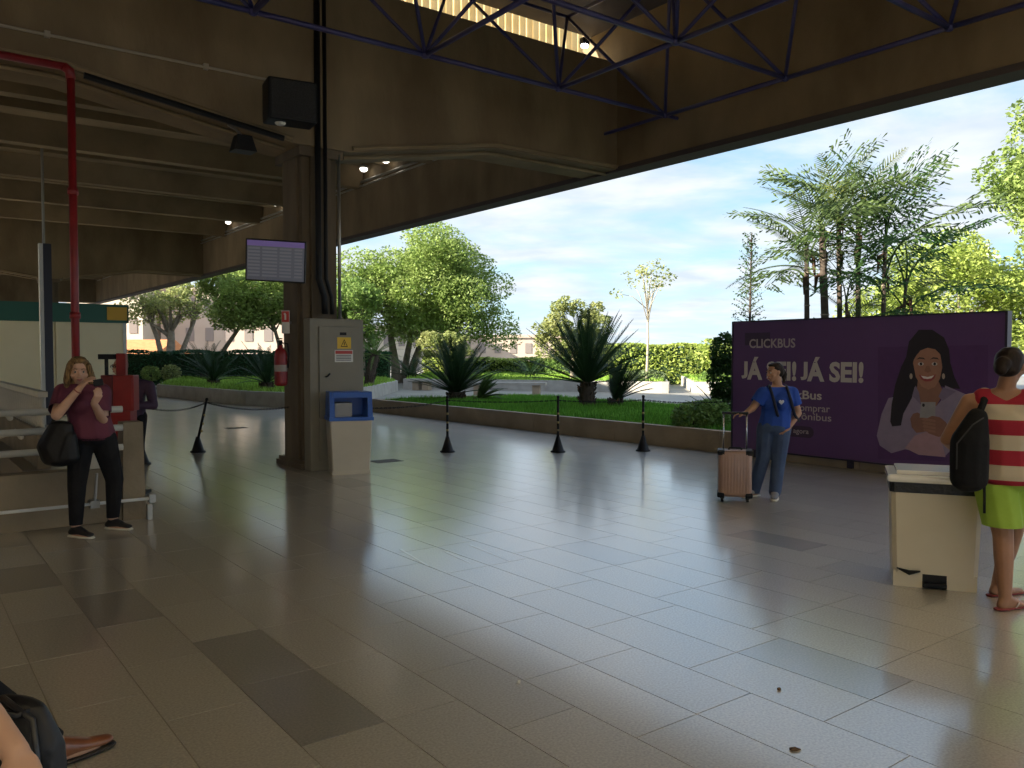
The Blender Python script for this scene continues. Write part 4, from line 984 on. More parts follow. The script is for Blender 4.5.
g.tube([H_.p(-.01, .1, .003), H_.p(.01, .1, .003)], .003, 5); g.build('glasses', BLACK, mm_)
for A_ in (AR, AL): shoe('shoe', A_, fd, SHOEK, SHOEK, mm_)

# ---- seated person cut off at the bottom left
o0 = Vector((-2.05, 2.40, 0))
sp_ = thing('person', 'seated person with bare arm and brown leather shoe at the bottom left corner', 'person', o0)
yaw = -R(48); H_ = Head((.02, .0, 1.23), -R(48))
P = Vector((0, .03, .56)); C = Vector((-.02, .0, .87)); N = Vector((0, .0, 1.04))
KL, AL = Vector((.10, .45, .50)), Vector((.25, .81, .085))
SL, EL, WL = Vector((-.04, .18, .98)), Vector((.08, .34, .76)), Vector((.16, .40, .53))
SR, ER, WR = Vector((.20, -.18, .98)), Vector((.52, -.24, .86)), Vector((.87, -.46, .67))
KR, AR = Vector((.52, -.36, .50)), Vector((.60, -.34, .085))
tor = torso(P, C, yaw, .18, .17, .16, .14, .13, .135); sh = shoulders(C, N, SL, SR, yaw)
legs = limb((P + Vector((.10, -.10, -.02)), .10), (KR, .065), (AR, .042)) + limb((P + Vector((.02, .10, -.02)), .10), (KL, .065), (AL, .042))
fd = Vector((.62, .78, 0)).normalized(); fdr = Vector((.9, -.3, 0)).normalized()
sculpt('body', tor + sh + limb((SL, .052), (EL, .045), (WL, .03)) + limb((SR, .054), (ER, .050), (WR, .032)) + hand(WL, (.8, -.4, -.1), (0, 0, -1), 1, .4) + hand(WR, (.6, -.6, -.4), (0, 0, -1), -1, .3) + H_.prims(N) + legs + foot_prims(AL, fd) + foot_prims(AR, fdr), SKIN_L, sp_, .008)
H_.face(sp_, HAIR_K)
sculpt('shirt', tor + sh + limb((SL, .06), (SL.lerp(EL, .6), .056)) + limb((SR, .06), (SR.lerp(ER, .45), .056)), BLACKC, sp_, .011, grow=.016, cuts=[(SL.lerp(EL, .5), EL - SL, .11), (SR.lerp(ER, .38), ER - SR, .12), (N + Vector((0, 0, .02)), (0, 0, 1), .15)])
sculpt('trousers', [[(P, (.18, .14, .1), rotz(yaw))]] + legs, BLACKC, sp_, .011, grow=.014, cuts=[(AL + Vector((0, 0, .05)), (0, .2, -1), .16), (AR + Vector((0, 0, .03)), (0, 0, -1), .14)])
E = H_.e
sculpt('hair', [[E(0, -.025, .045, .086, .094, .075), E(0, -.05, -.03, .08, .06, .06)]], HAIR_K, sp_, .01)
BRN = mat('brown_leather', (.17, .055, .022), .28, (.22, .08, .035), 12, coat=.3); SOLB = mat('dark_sole', (.02, .014, .01), .6)
for A_, d_ in ((Vector((AL.x, AL.y, .085)), fd), (AR, fdr)): shoe('leather_shoe', A_, d_, BRN, SOLB, sp_, L=.20)
hb = sculpt('handbag', [[((0, 0, .03), (.19, .10, .06)), ((0, 0, .28), (.165, .085, .06)), ((-.02, 0, .39), (.12, .05, .035))]], mat('black_handbag', (.010, .010, .012), .45, bump=.35, bscale=12), None, .009)
hb.location = (-1.685, 2.78, .035); hb.rotation_euler = (0, R(3), R(-14)); tag(hb, 'black handbag at the feet of the seated person at bottom left', 'bag')
g = MB(); g.tube([(.15, -.085, .05), (.155, -.085, .18), (.135, -.075, .28), (.09, -.05, .38), (-.05, -.03, .425)], .011, 8); g.build('zip_edge', mat('bag_piping', (.03, .03, .033), .35), hb, True)
g = MB(); g.tube([(-.13, 0, .41), (-.10, -.05, .43), (-.04, -.07, .40), (.04, -.06, .39), (.06, 0, .40)], .012, 8); g.build('handle', MATS['black_handbag'], hb, True)
bn = thing('bench', 'low wooden waiting bench under the seated person', 'bench', (-2.10, 2.35, 0), -R(48))
for k in range(5):
    g = MB(); g.cbox((-1.4, -.24 + k*.096, .40), (.55, -.16 + k*.096, .44), .006); g.build('slat', mat('bench_wood', (.16, .09, .045), .5, (.2, .12, .06), 6), bn)
for x in (-1.2, .35):
    g = MB(); g.box((x - .03, -.22, 0), (x + .03, .20, .40)); g.build('leg', GREYM, bn)

# ---- bits of litter and marks on the floor
def litter(px, py, label, m_, sc_):
    p = G(px, py); g = MB(); pts = [(.03*sc_*math.cos(a)*random.uniform(.5, 1.1), .018*sc_*math.sin(a)*random.uniform(.6, 1.1), random.uniform(.002, .012)) for a in np.linspace(0, 5.6, 8)]
    n = len(pts); g.add([(0, 0, .014)] + pts + [(x*.9, y*.9, .0005) for x, y, z in pts], [(0, 1+i, 1+(i+1) % n) for i in range(n)] + [(1+i, 1+n+i, 1+n+(i+1) % n, 1+(i+1) % n) for i in range(n)] + [tuple(range(1+n, 1+2*n))])
    o = g.build('litter', m_, None, label=label, cat='litter', loc=p)
litter(518, 683, 'crumpled white scrap of paper on the foreground tiles', mat('scrap_white', (.5, .48, .42), .8), .8)
litter(795, 750, 'small brown dry leaf on the tiles at the lower right', mat('dry_leaf', (.10, .055, .025), .8), .9)
litter(779, 690, 'tiny brown crumb on the tiles right of centre', mat('dry_leaf', (.1, .05, .02), .8), .5)
for pts, lb in ((((400, 549), (428, 566)), 'faint white scuff line on the tiles, leftmost of the group'), (((446, 552), (470, 563)), 'faint white scuff line on the tiles, middle of the group'), (((470, 545), (510, 561)), 'faint white scuff line on the tiles, rightmost of the group')):
    a, b = G(*pts[0]), G(*pts[1]); d = (b - a).normalized(); n_ = Vector((-d.y, d.x, 0)) * .012
    g = MB(); g.add([p + Vector((0, 0, z)) - a for z in (.0004, .0014) for p in (a - n_, b - n_*.6, b + n_*.6, a + n_)], [(0, 3, 2, 1), (4, 5, 6, 7), (0, 1, 5, 4), (1, 2, 6, 5), (2, 3, 7, 6), (3, 0, 4, 7)])
    g.build('tape_mark', mat('chalk', (.72, .72, .72), .4, coat=1.0, coat_rough=.15, coat_ior=2.2), None, loc=a, label=lb, cat='floor mark', group='floor marks')
for px, py, lb in ((236, 428, 'dark drain cover in the floor left of the column'), (386, 461, 'dark drain cover in the floor right of the bin')):
    t = thing('drain_cover', lb, 'drain', G(px, py), ANG)
    g = MB(); g.box((-.22, -.16, .0005), (.22, .16, .005)); g.build('plate', mat('drain_metal', (.05, .045, .04), .5), t)
    for k in range(6): 
        g = MB(); g.box((-.19, -.125 + k*.045, .004), (.19, -.10 + k*.045, .008)); g.build('bar', mat('drain_bar', (.09, .085, .075), .5), t)

# ================================================================== OUTDOORS
PAVE = mat('terrace_paving', (.21, .20, .175), .55, (.28, .265, .23), .8, 6, .1, 8)
m = MB(B)
m.box((FT1, -70, -.4), (70, 90, -.012)); m.box((-60, -70, -.4), (FT1, FS0, -.012)); m.box((-60, FS1, -.4), (FT1, 90, -.012)); m.box((-60, FS0, -.4), (FT0, FS1, -.012))
struct('ground', m, PAVE)

def leafmat(name, c, c2, tl=.35, isl=.35): return mat(name, c, .55, c2, .7, 4, island=isl, translucent=tl, spec=.3)
LF_BRIGHT = leafmat('leaf_bright', (.22, .315, .075), (.33, .42, .13), .42)
LF_MID = leafmat('leaf_mid', (.14, .24, .055), (.23, .33, .09), .42)
LF_DARK = leafmat('leaf_dark', (.035, .085, .022), (.06, .13, .03))
LF_YEL = leafmat('leaf_yellow', (.27, .32, .10), (.39, .41, .17), .42)
LF_LIME = leafmat('leaf_lime', (.31, .40, .085), (.42, .49, .13), .42)
LF_CYC = leafmat('leaf_cycad', (.020, .050, .020), (.035, .075, .028), .12)
LF_PALM = leafmat('leaf_palm', (.06, .105, .035), (.14, .19, .06))
LF_HEDGE = leafmat('leaf_hedge', (.022, .085, .035), (.04, .12, .05))
GRASS = mat('grass_blades', (.10, .27, .03), .7, (.17, .38, .05), 1.5, island=.35, translucent=.3, spec=.2)
GRASS_S = mat('grass_lawn', (.22, .38, .055), .7, (.30, .46, .08), .6, island=.35, translucent=.3, spec=.2)
SOIL = mat('soil_green', (.09, .15, .03), .9, (.13, .20, .04), 4)
BARK = mat('bark_grey', (.20, .165, .12), .85, (.30, .25, .19), 5, bump=.5, bscale=22); BARKD = mat('bark_dark', (.05, .035, .025), .9, (.08, .06, .045), 9, bump=.8, bscale=30)

def quads(P, size, flat_=.35, asp=.55):
    """leaf shaped quads at points P"""
    n = len(P); d = rng.normal(size=(n, 3)); d[:, 2] = d[:, 2] * .55 - .15; d /= np.linalg.norm(d, axis=1)[:, None]
    nn = rng.normal(size=(n, 3)) * (1 - flat_); nn[:, 2] += flat_ * 2.2
    w = np.cross(d, nn); w /= (np.linalg.norm(w, axis=1)[:, None] + 1e-9)
    s = (size * rng.uniform(.6, 1.25, n))[:, None]
    V = np.stack([P - d*s*.5, P + w*s*asp*.5, P + d*s*.5, P - w*s*asp*.5], 1).reshape(-1, 3)
    return V, np.arange(4*n).reshape(n, 4)
def crown_pts(blobs, n, shell=.55):
    vol = np.array([b[1][0]*b[1][1]*b[1][2] if isinstance(b[1], tuple) else b[1]**3 for b in blobs])**.75; cnt = np.maximum(1, (vol / vol.sum() * n).astype(int)); out = []
    for (c, r), k in zip(blobs, cnt):
        d = rng.normal(size=(k, 3)); d /= np.linalg.norm(d, axis=1)[:, None]; rad = rng.uniform(shell, 1.0, k)**.7
        rr = np.array(r if isinstance(r, tuple) else (r, r, r)); out.append(np.array(c) + d * rad[:, None] * rr)
    return np.concatenate(out)
def subblobs(center, radii, n, r, seed):
    rg = np.random.default_rng(seed); out = []
    for i in range(n):
        d = rg.normal(size=3); d /= np.linalg.norm(d); k = rg.uniform(.45, .95); p = np.array(center) + d * k * np.array(radii)
        rr = r * rg.uniform(.65, 1.25); out.append((tuple(p), (rr, rr, rr * .7)))
    return out
def tree(name, label, loc, center, radii, nb, br, nleaf, lsize, lm, trunks, bark=BARK, group=None, cat='tree', seed=1, extra=(), shell=.5, limb_n=10):
    t = thing(name, label, cat, loc, 0, group)
    bl = subblobs(center, radii, nb, br, seed) + list(extra)
    V, Fq = quads(crown_pts(bl, nleaf, shell), lsize); link('foliage', np_mesh('foliage', V, Fq, lm), t)
    rg = random.Random(seed)
    for (x, y, r0, hx, hy, hz) in trunks:
        g = MB(); mid = (x*.6 + hx*.4 + rg.uniform(-.15, .15), y*.6 + hy*.4, hz * .55)
        g.tube([(x, y, 0), ((x*.85 + mid[0]*.15), y, hz*.2), mid, (hx, hy, hz)], [r0*1.25, r0, r0*.75, r0*.5], 8); tk = g.build('trunk', bark, t, True)
        bs = sorted(bl, key=lambda b: (Vector(b[0]) - Vector((hx, hy, hz))).length)[:limb_n]
        for b in bs:
            g = MB(); e_ = Vector(b[0]); s_ = Vector(mid).lerp(Vector((hx, hy, hz)), rg.uniform(.3, 1)); mm = s_.lerp(e_, .5) + Vector((0, 0, rg.uniform(-.1, .35)))
            g.tube([s_, mm, e_], [r0*.38, r0*.25, r0*.1], 6); g.build('branch', bark, tk, True)
    return t
# ---- raised planters
def planter(name, label, poly, h, thick, m_, capm=SOIL, seg=2.4, skip=()):
    t = thing(name, label, 'planter', (poly[0][0], poly[0][1], 0)); o = Vector((poly[0][0], poly[0][1], 0))
    P_ = [Vector((p[0], p[1], 0)) - o for p in poly]; n = len(P_); ar = sum(P_[i].x * P_[(i+1) % n].y - P_[(i+1) % n].x * P_[i].y for i in range(n)); sg = 1 if ar > 0 else -1
    for i in range(n):
        if i in skip: continue
        a, b = P_[i], P_[(i+1) % n]; d = (b - a); L = d.length; d.normalize(); nn = Vector((-d.y, d.x, 0)) * sg * thick; k = max(1, round(L / seg))
        for j in range(k):
            p, q_ = a + d * (L * j / k + .004), a + d * (L * (j+1) / k - .004)
            g = MB(); g.prism([(v.x, v.y) for v in (p, q_, q_ + nn, p + nn)], -.01, h); g.build('wall_block', m_, t)
    c = sum(P_, Vector()) / n
    g = MB(); g.prism([((v - c) * .985 + c)[:2] for v in P_], -.01, h - .06); g.build('soil', capm, t); return t
def inpoly(x, y, poly):
    r = np.zeros(len(x), bool); n = len(poly)
    for i in range(n):
        x0, y0 = poly[i][:2]; x1, y1 = poly[(i+1) % n][:2]
        c = ((y0 > y) != (y1 > y)); xi = (x1 - x0) * (y - y0) / (y1 - y0 + 1e-12) + x0; r ^= c & (x < xi)
    return r
def grass(name, label, poly, z, n, h, w, m_, inset=.12):
    c = np.mean([p[:2] for p in poly], 0); poly = [((np.array(p[:2]) - c) * .98 + c) for p in poly]
    lo = np.min(poly, 0); hi = np.max(poly, 0); x = rng.uniform(lo[0], hi[0], n*3); y = rng.uniform(lo[1], hi[1], n*3); k = inpoly(x, y, poly); x, y = x[k][:n], y[k][:n]; n = len(x)
    a = rng.uniform(0, 2*math.pi, n); hh = h * rng.uniform(.5, 1.3, n) * (1 + .35*np.sin(x*1.7)*np.cos(y*1.3)); ln = rng.uniform(.1, .6, n); b = rng.uniform(0, 2*math.pi, n); ww = w * rng.uniform(.6, 1.3, n)
    A = np.stack([x - np.cos(a)*ww/2, y - np.sin(a)*ww/2, np.full(n, z)], 1); Bq = np.stack([x + np.cos(a)*ww/2, y + np.sin(a)*ww/2, np.full(n, z)], 1)
    T = np.stack([x + np.cos(b)*ln*hh, y + np.sin(b)*ln*hh, z + hh], 1)
    V = np.stack([A, Bq, T], 1).reshape(-1, 3); o = link(name, np_mesh(name, V, np.arange(3*n).reshape(n, 3), m_), None); return tag(o, label, 'grass', None, 'stuff')
PW = mat('planter_concrete', (.30, .235, .16), .8, (.38, .30, .21), 2.2, 7, .35, 20)
PWL = mat('planter_stone_pale', (.34, .32, .285), .8, (.43, .41, .37), 2.5, 7, .4, 15)
pa = [B(10.97, -6), B(21.5, -6), B(21.5, 12.5), B(16.3, 13.5), B(16.3, 21.3), B(10.97, 21.3)]
planter('planter', 'long low concrete planter with grass behind the chain posts', pa, .36, .16, PW)
nearp = [B(11.1, 3), B(20, 3), B(20, 12.4), B(16.2, 13.4), B(16.2, 21.2), B(11.1, 21.2)]
grass('grass', 'green ground cover grass in the front planter', nearp, .30, 75000, .12, .022, GRASS)
pcl = [G(157, 396), G(246, 405.6), G(300, 408), G(372, 399), G(398, 391), Vector((-6.5, 43, 0)), Vector((-17.5, 43, 0))]
planter('planter', 'pale stone planter with spiky plants seen left of the column', pcl, .46, .25, PWL)
grass('grass', 'sunlit grass in the pale planter left of the column', pcl, .41, 22000, .14, .05, GRASS_S)
pbl = [Vector((-5.2, 39.5, 0)), Vector((-1.0, 38.3, 0)), Vector((6.7, 35.4, 0)), Vector((9.0, 50, 0)), Vector((-5.5, 54, 0))]
planter('planter', 'low stone planter with the bright lawn beyond the path', pbl, .48, .3, PWL)
grass('grass', 'bright sunlit lawn beyond the path in the middle', pbl, .43, 30000, .16, .07, GRASS_S)
pb2 = [Vector((7.7, 35.2, 0)), Vector((16, 33, 0)), Vector((18, 48, 0)), Vector((10.0, 50, 0))]
planter('planter', 'low stone planter and lawn left of the purple billboard', pb2, .48, .3, PWL)
grass('grass', 'bright lawn strip seen just left of the billboard', pb2, .43, 14000, .16, .07, GRASS_S)
# ---- benches
def bench(loc, L, label, rz):
    t = thing('garden_bench', label, 'bench', loc, rz)
    g = MB(); g.cbox((-L/2, -.28, .40), (L/2, .28, .52), .02); g.build('seat', PWL, t)
    for x in (-L/2 + .4, L/2 - .4): g = MB(); g.box((x - .15, -.2, 0), (x + .15, .2, .40)); g.build('leg', PW, t)
bench((-.2, 33.6, 0), 3.2, 'long concrete bench on the path left of the large cycad', R(-8))
bench(G(393, 391) + Vector((1.2, 1.0, 0)), 1.3, 'short concrete bench at the path right of the column', R(-20))
# ---- hedges
def hedge(name, label, a, b, h, th, n, ls, lm, z0=0.0):
    a = Vector(a); b = Vector(b); d = b - a; L = d.length; d.normalize(); w = Vector((-d.y, d.x, 0))
    t = thing(name, label, 'hedge', (a.x, a.y, z0))
    u = rng.uniform(0, L, n); f = rng.integers(0, 3, n); q_ = rng.uniform(0, 1, n); jit = rng.uniform(-.08, .08, n)
    off = np.where(f == 0, -th/2 + jit, np.where(f == 1, th/2 + jit, (q_ - .5) * th)); zz = np.where(f == 2, h + jit + .05*np.sin(u*2.1), q_ * h)
    P_ = np.stack([d.x*u + w.x*off, d.y*u + w.y*off, zz], 1); V, Fq = quads(P_, ls, .2); link('foliage', np_mesh('foliage', V, Fq, lm), t)
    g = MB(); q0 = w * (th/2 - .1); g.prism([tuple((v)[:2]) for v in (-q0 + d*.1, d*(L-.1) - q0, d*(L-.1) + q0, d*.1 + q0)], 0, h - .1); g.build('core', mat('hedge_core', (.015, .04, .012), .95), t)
hedge('hedge', 'dark clipped hedge wall behind the left planter', (-24, 44.5, 0), (-6.5, 44.5, 0), 1.78, 1.0, 9000, .17, LF_HEDGE)
hedge('hedge', 'bright yellow-green hedge along the terrace edge left of the billboard', (3.0, 47.5, 0), (19, 44.5, 0), 2.15, 1.6, 15000, .20, LF_LIME)
hedge('hedge', 'lower sunlit hedge between the tree and the cycad', (-5.5, 52.5, 0), (4.2, 51, 0), 1.35, 1.5, 7000, .20, LF_LIME)
def bush(label, loc, blobs, n, ls, lm, name='shrub'):
    t = thing(name, label, 'bush', loc); V, Fq = quads(crown_pts(blobs, n, .6), ls, .2); link('foliage', np_mesh('foliage', V, Fq, lm), t)
    g = MB(); g.tube([(0, 0, 0), (.03, 0, blobs[0][0][2])], .04, 6); g.build('stem', BARKD, t); return t
bush('dark rounded shrub in the lawn behind the cycad and slender tree', (2.9, 46.2, .4), [((0, 0, .6), (1.1, .8, .85)), ((1.0, .2, .6), (1.1, .8, .8))], 3000, .17, LF_MID)
bush('grey-green low shrub mound at the corner of the lawn', (6.0, 36.4, .42), [((0, 0, .22), (.85, .5, .35)), ((-.8, .1, .2), (.7, .5, .32))], 1500, .13, leafmat('leaf_grey', (.13, .18, .08), (.19, .24, .12)))
bush('small green mound shrub at the lawn left of the billboard', (8.9, 36.0, .42), [((0, 0, .2), (.8, .5, .4))], 900, .13, LF_MID)
bush('tall dark clipped shrub against the left end of the billboard', (3.98, 15.45, .3), [((0, 0, .45), (.30, .30, .4)), ((.02, 0, .9), (.36, .34, .45)), ((0, 0, 1.35), (.30, .30, .40))], 4200, .085, LF_DARK)
bush('low leafy green shrub below the dark shrub beside the billboard', (3.25, 14.75, .3), [((0, 0, .22), (.42, .35, .28)), ((.3, .1, .25), (.4, .35, .3))], 2600, .085, LF_MID)
bush('small yellow flowering shrub beside the left planter, right one', (-16.6, 40.3, 0), [((0, 0, .75), (.5, .4, .42))], 700, .13, LF_YEL)
bush('small green shrub beside the left planter, left one', (-17.8, 40.8, 0), [((0, 0, .7), (.5, .4, .4))], 700, .13, LF_BRIGHT)

# ---- spiky rosettes and cycads
def frond_mesh(L, nl, ll, droop, wid, lm, vee=.5):
    """arched rachis with two rows of narrow leaflets, along +Y, rising in Z"""
    V = []; Fc = []; pts = []
    for i in range(nl + 1):
        f = i / nl; y = L * f * (1 - .12*droop*f); z = L * droop * (-.55 * f * f); pts.append(Vector((0, y, z)))
    for i in range(2, nl + 1):
        p = pts[i]; d = (pts[i] - pts[i-1]).normalized(); f = i / nl; l_ = ll * math.sin(math.pi * (.12 + .86 * f))**.6
        for s in (-1, 1):
            dr = (Vector((s * .80, 0, 0)) + d * .75 + Vector((0, 0, vee * .5))).normalized(); q_ = p + dr * l_; q_.z -= l_ * .10
            k = len(V); V += [p - d*wid, p + d*wid, (p + q_)/2 + d*wid*1.1, q_, (p + q_)/2 - d*wid*.6]; Fc += [(k, k+1, k+2, k+3, k+4)]
    m_ = MB(); m_.add(V, Fc); m_.tube(pts, [.016 - .012*i/nl for i in range(nl+1)], 4)
    me = bpy.data.meshes.new('frond'); me.from_pydata(m_.v, [], m_.f); me.materials.append(lm); return me
def cycad(label, loc, th, tr_, L, n, elev, lm=LF_CYC, name='cycad', seed=3, nl=34, ll=.17, az=None, lean=0.0, droop=.35):
    rg = random.Random(seed); t = thing(name, label, 'cycad' if name == 'cycad' else 'plant', loc)
    if th > .02:
        g = MB(); g.tube([(0, 0, -.05), (lean*.4, 0, th*.5), (lean, 0, th)], [tr_*1.05, tr_, tr_*.9], 12)
        tk = g.build('trunk', BARKD, t)
        for k in range(46):
            a = rg.uniform(0, 6.28); z = rg.uniform(.03, th); c = Vector((lean*z/th + math.cos(a)*tr_*.97, math.sin(a)*tr_*.97, z)); o_ = Vector((math.cos(a)*.06, math.sin(a)*.06, .07))
            g = MB(); g.tube([c, c + o_], [.03, .012], 4); g.build('leaf_scar', BARKD, tk)
    ms = [frond_mesh(L, nl, ll, d, .014, lm) for d in (droop*.6, droop, droop*1.5)]
    for i in range(n):
        f = (i + .5) / n; el = elev[0] + (elev[1] - elev[0]) * (f**.8) + rg.uniform(-6, 6); a = (i * 137.5 + rg.uniform(-15, 15)) if az is None else rg.uniform(*az)
        o = link('frond', rg.choice(ms), t); o.location = (lean, 0, max(th - .03, .0)); s = rg.uniform(.85, 1.1); o.scale = (s, s, s)
        o.rotation_euler = (R(el), 0, R(a))
    return t
cycad('large dark cycad with a thick trunk and upright fan of fronds', (1.92, 21.2, .30), .62, .20, 1.95, 84, (8, 84), seed=5, droop=.14, ll=.21)
cycad('small cycad growing against the foot of the large cycad', (2.62, 21.0, .30), .18, .15, 1.15, 30, (22, 80), seed=6, az=(-150, 10), droop=.25)
cycad('rounded dark cycad in the planter behind the first upright post', (-1.62, 23.9, .30), .25, .24, 1.65, 76, (10, 84), seed=8, droop=.22, ll=.2)
cycad('feathery green young cycad right of the rounded cycad', (-.95, 23.4, .30), .05, .1, .85, 22, (20, 75), lm=LF_PALM, seed=9, az=(-140, -10), droop=.5)
cycad('low spiky cycad on the lawn between the two near cycads', (.95, 43, .42), .12, .18, 1.5, 26, (8, 60), seed=11, nl=22, ll=.2)
cycad('spiky rosette plant on the lawn behind the rounded cycad', (-5.0, 41, .42), .15, .2, 1.5, 26, (10, 65), seed=12, nl=22, ll=.2)
cycad('large spiky rosette in the left planter nearest the column', (-8.6, 29.0, .40), .25, .22, 1.6, 34, (10, 80), seed=13, nl=24, ll=.22)
cycad('spiky rosette in the middle of the left planter', (-11.9, 33.0, .40), .2, .2, 1.5, 30, (12, 80), seed=14, nl=24, ll=.22)
cycad('dark rosette at the back left of the left planter', (-15.2, 41.0, .40), .3, .2, 1.8, 28, (12, 80), seed=15, nl=22, ll=.24)
cycad('silvery spiky rosette just left of the billboard', (4.15, 16.6, .30), .1, .08, .75, 20, (8, 70), lm=leafmat('leaf_silver', (.12, .17, .12), (.18, .22, .17)), seed=16, nl=16, ll=.03, name='yucca')
# yucca tree with leaning dark trunk right of the column
yt = cycad('yucca tree with a leaning dark trunk right of the cabinet', (-5.55, 32.0, .40), 1.25, .19, 1.3, 34, (-35, 80), lm=LF_MID, seed=17, nl=16, ll=.12, name='yucca', lean=.25, droop=.5)

# ---- trees
tree('broadleaf_tree', 'large bright green spreading tree right of the column', (-5.2, 48, 0), (.1, 0, 5.5), (4.9, 3.8, 3.3), 95, 1.35, 70000, .195, LF_BRIGHT,
     [(-1.5, 0, .26, -2.0, .2, 4.6), (-.7, .2, .24, .9, 0, 4.4), (-1.1, .4, .2, -.4, .5, 5.2)], group='garden trees', seed=21, extra=[((4.0, 0, 3.4), (1.7, 1.4, 1.1)), ((4.6, 0, 2.7), (1.3, 1.2, .9)), ((2.8, .3, 3.3), (1.6, 1.4, 1.1)), ((3.4, 0, 4.4), (1.5, 1.3, 1.1))])
tree('broadleaf_tree', 'dark green tree directly behind the right edge of the column', (-8.7, 44, 0), (0, 0, 3.8), (1.6, 2.0, 2.2), 22, .85, 13000, .19, LF_MID,
     [(.2, 0, .16, .1, .2, 3.6), (.8, .2, .15, .9, 0, 4.0)], group='garden trees', seed=22)
tree('broadleaf_tree', 'dense sunlit tree behind the information screen', (-13.6, 44.5, 0), (0, 0, 5.2), (3.4, 2.4, 2.6), 52, 1.05, 30000, .20, LF_BRIGHT,
     [(1.2, 0, .14, .6, 0, 4.0), (-2.6, 0, .16, -.6, 0, 3.7)], group='garden trees', seed=23)
tree('broadleaf_tree', 'open pale-trunked tree with twisting branches right of the kiosk', (-23.2, 56, 0), (.3, 0, 5.6), (4.2, 2.2, 1.9), 40, .8, 6000, .24, LF_YEL,
     [(0, 0, .42, .2, 0, 3.4), (.4, 0, .22, 1.9, .3, 4.6), (-.3, 0, .22, -1.7, .2, 5.0)], group='garden trees', seed=24)
tree('frangipani_tree', 'rounded yellow-green tree behind the large cycad', (2.9, 39.5, .4), (0, 0, 2.6), (1.85, 1.4, 1.6), 90, .36, 9500, .17, LF_YEL,
     [(0, 0, .12, .1, 0, 1.9), (.1, .1, .10, -.6, 0, 2.0)], seed=25, extra=[((-1.2, 0, 1.5), (.7, .6, .6)), ((1.4, 0, 1.4), (.7, .6, .55))])
tree('frangipani_tree', 'low yellow-green bushy tree in front of the big bright tree', (-3.4, 42.5, .4), (0, 0, 1.7), (1.5, 1.0, .8), 50, .34, 5200, .17, LF_YEL,
     [(0, 0, .09, .1, 0, 1.5), (.2, .1, .08, -.5, 0, 1.5)], seed=26)
tree('slender_tree', 'slender young tree with sparse leaves against the sky', (5.9, 36.2, .4), (.15, 0, 4.6), (1.25, .7, .75), 19, .33, 430, .17, LF_YEL,
     [(0, 0, .06, .0, 0, 3.6)], bark=mat('bark_pale', (.45, .40, .30), .8), seed=27, limb_n=16, extra=[((-1.3, 0, 3.9), (.35, .3, .22)), ((.5, 0, 5.2), (.4, .3, .25))])
tree('broadleaf_tree', 'yellow-green tree mass behind the right half of the billboard', (20.3, 38, 0), (0, 0, 3.9), (5.2, 3.2, 2.9), 52, 1.15, 38000, .19, LF_LIME,
     [(0, 0, .3, .1, 0, 3.4), (2, 0, .25, 2.2, 0, 3.6)], group='garden trees', seed=28)
tree('broadleaf_tree', 'tall bright green tree cut off by the right edge', (18.3, 26.5, 0), (.2, 0, 6.7), (2.8, 2.3, 4.0), 74, 1.0, 42000, .185, LF_BRIGHT,
     [(-1.75, 0, .13, -.4, 0, 6.0), (.3, .3, .2, .2, 0, 5)], bark=BARKD, group='garden trees', seed=29, extra=[((-1.7, 0, 8.3), (1.0, 1, .9)), ((-1.9, 0, 7.2), (.9, 1, .8)), ((-1.0, 0, 9.2), (1.1, 1, .9)), ((-1.6, 0, 6.0), (.9, 1, .8)), ((-1.2, 0, 5.0), (1.0, 1, .8))])
tree('broadleaf_tree', 'distant yellow-green bush line behind the billboard middle', (12.5, 42, 0), (0, 0, 1.5), (4.0, 1.5, 1.1), 22, .8, 6500, .23, LF_LIME, [(0, 0, .15, 0, 0, 1.2)], seed=30, cat='bush')
# slim conifer
t = thing('conifer', 'very slim young conifer left of the tall palms', 'tree', (6.85, 24.0, .3)); g = MB(); g.tube([(0, 0, 0), (.06, 0, 4.85)], [.06, .015], 6); g.build('trunk', BARKD, t)
for k in range(15):
    z = 2.2 + k * .17; L_ = .75 - .035 * k
    for j in range(4):
        a = j * 1.57 + k * .8; e_ = Vector((math.cos(a)*L_*.62, math.sin(a)*L_*.62, z + .22)); g = MB(); g.tube([(0.03, 0, z), e_], [.012, .005], 4)
        br = g.build('branch', BARKD, t); P_ = np.array([Vector((0.03, 0, z)).lerp(e_, f) for f in np.linspace(.35, 1.1, 12)]) + rng.normal(size=(12, 3)) * .035; V, Fq = quads(P_, .085, .1); link('needles', np_mesh('needles', V, Fq, LF_DARK), br)
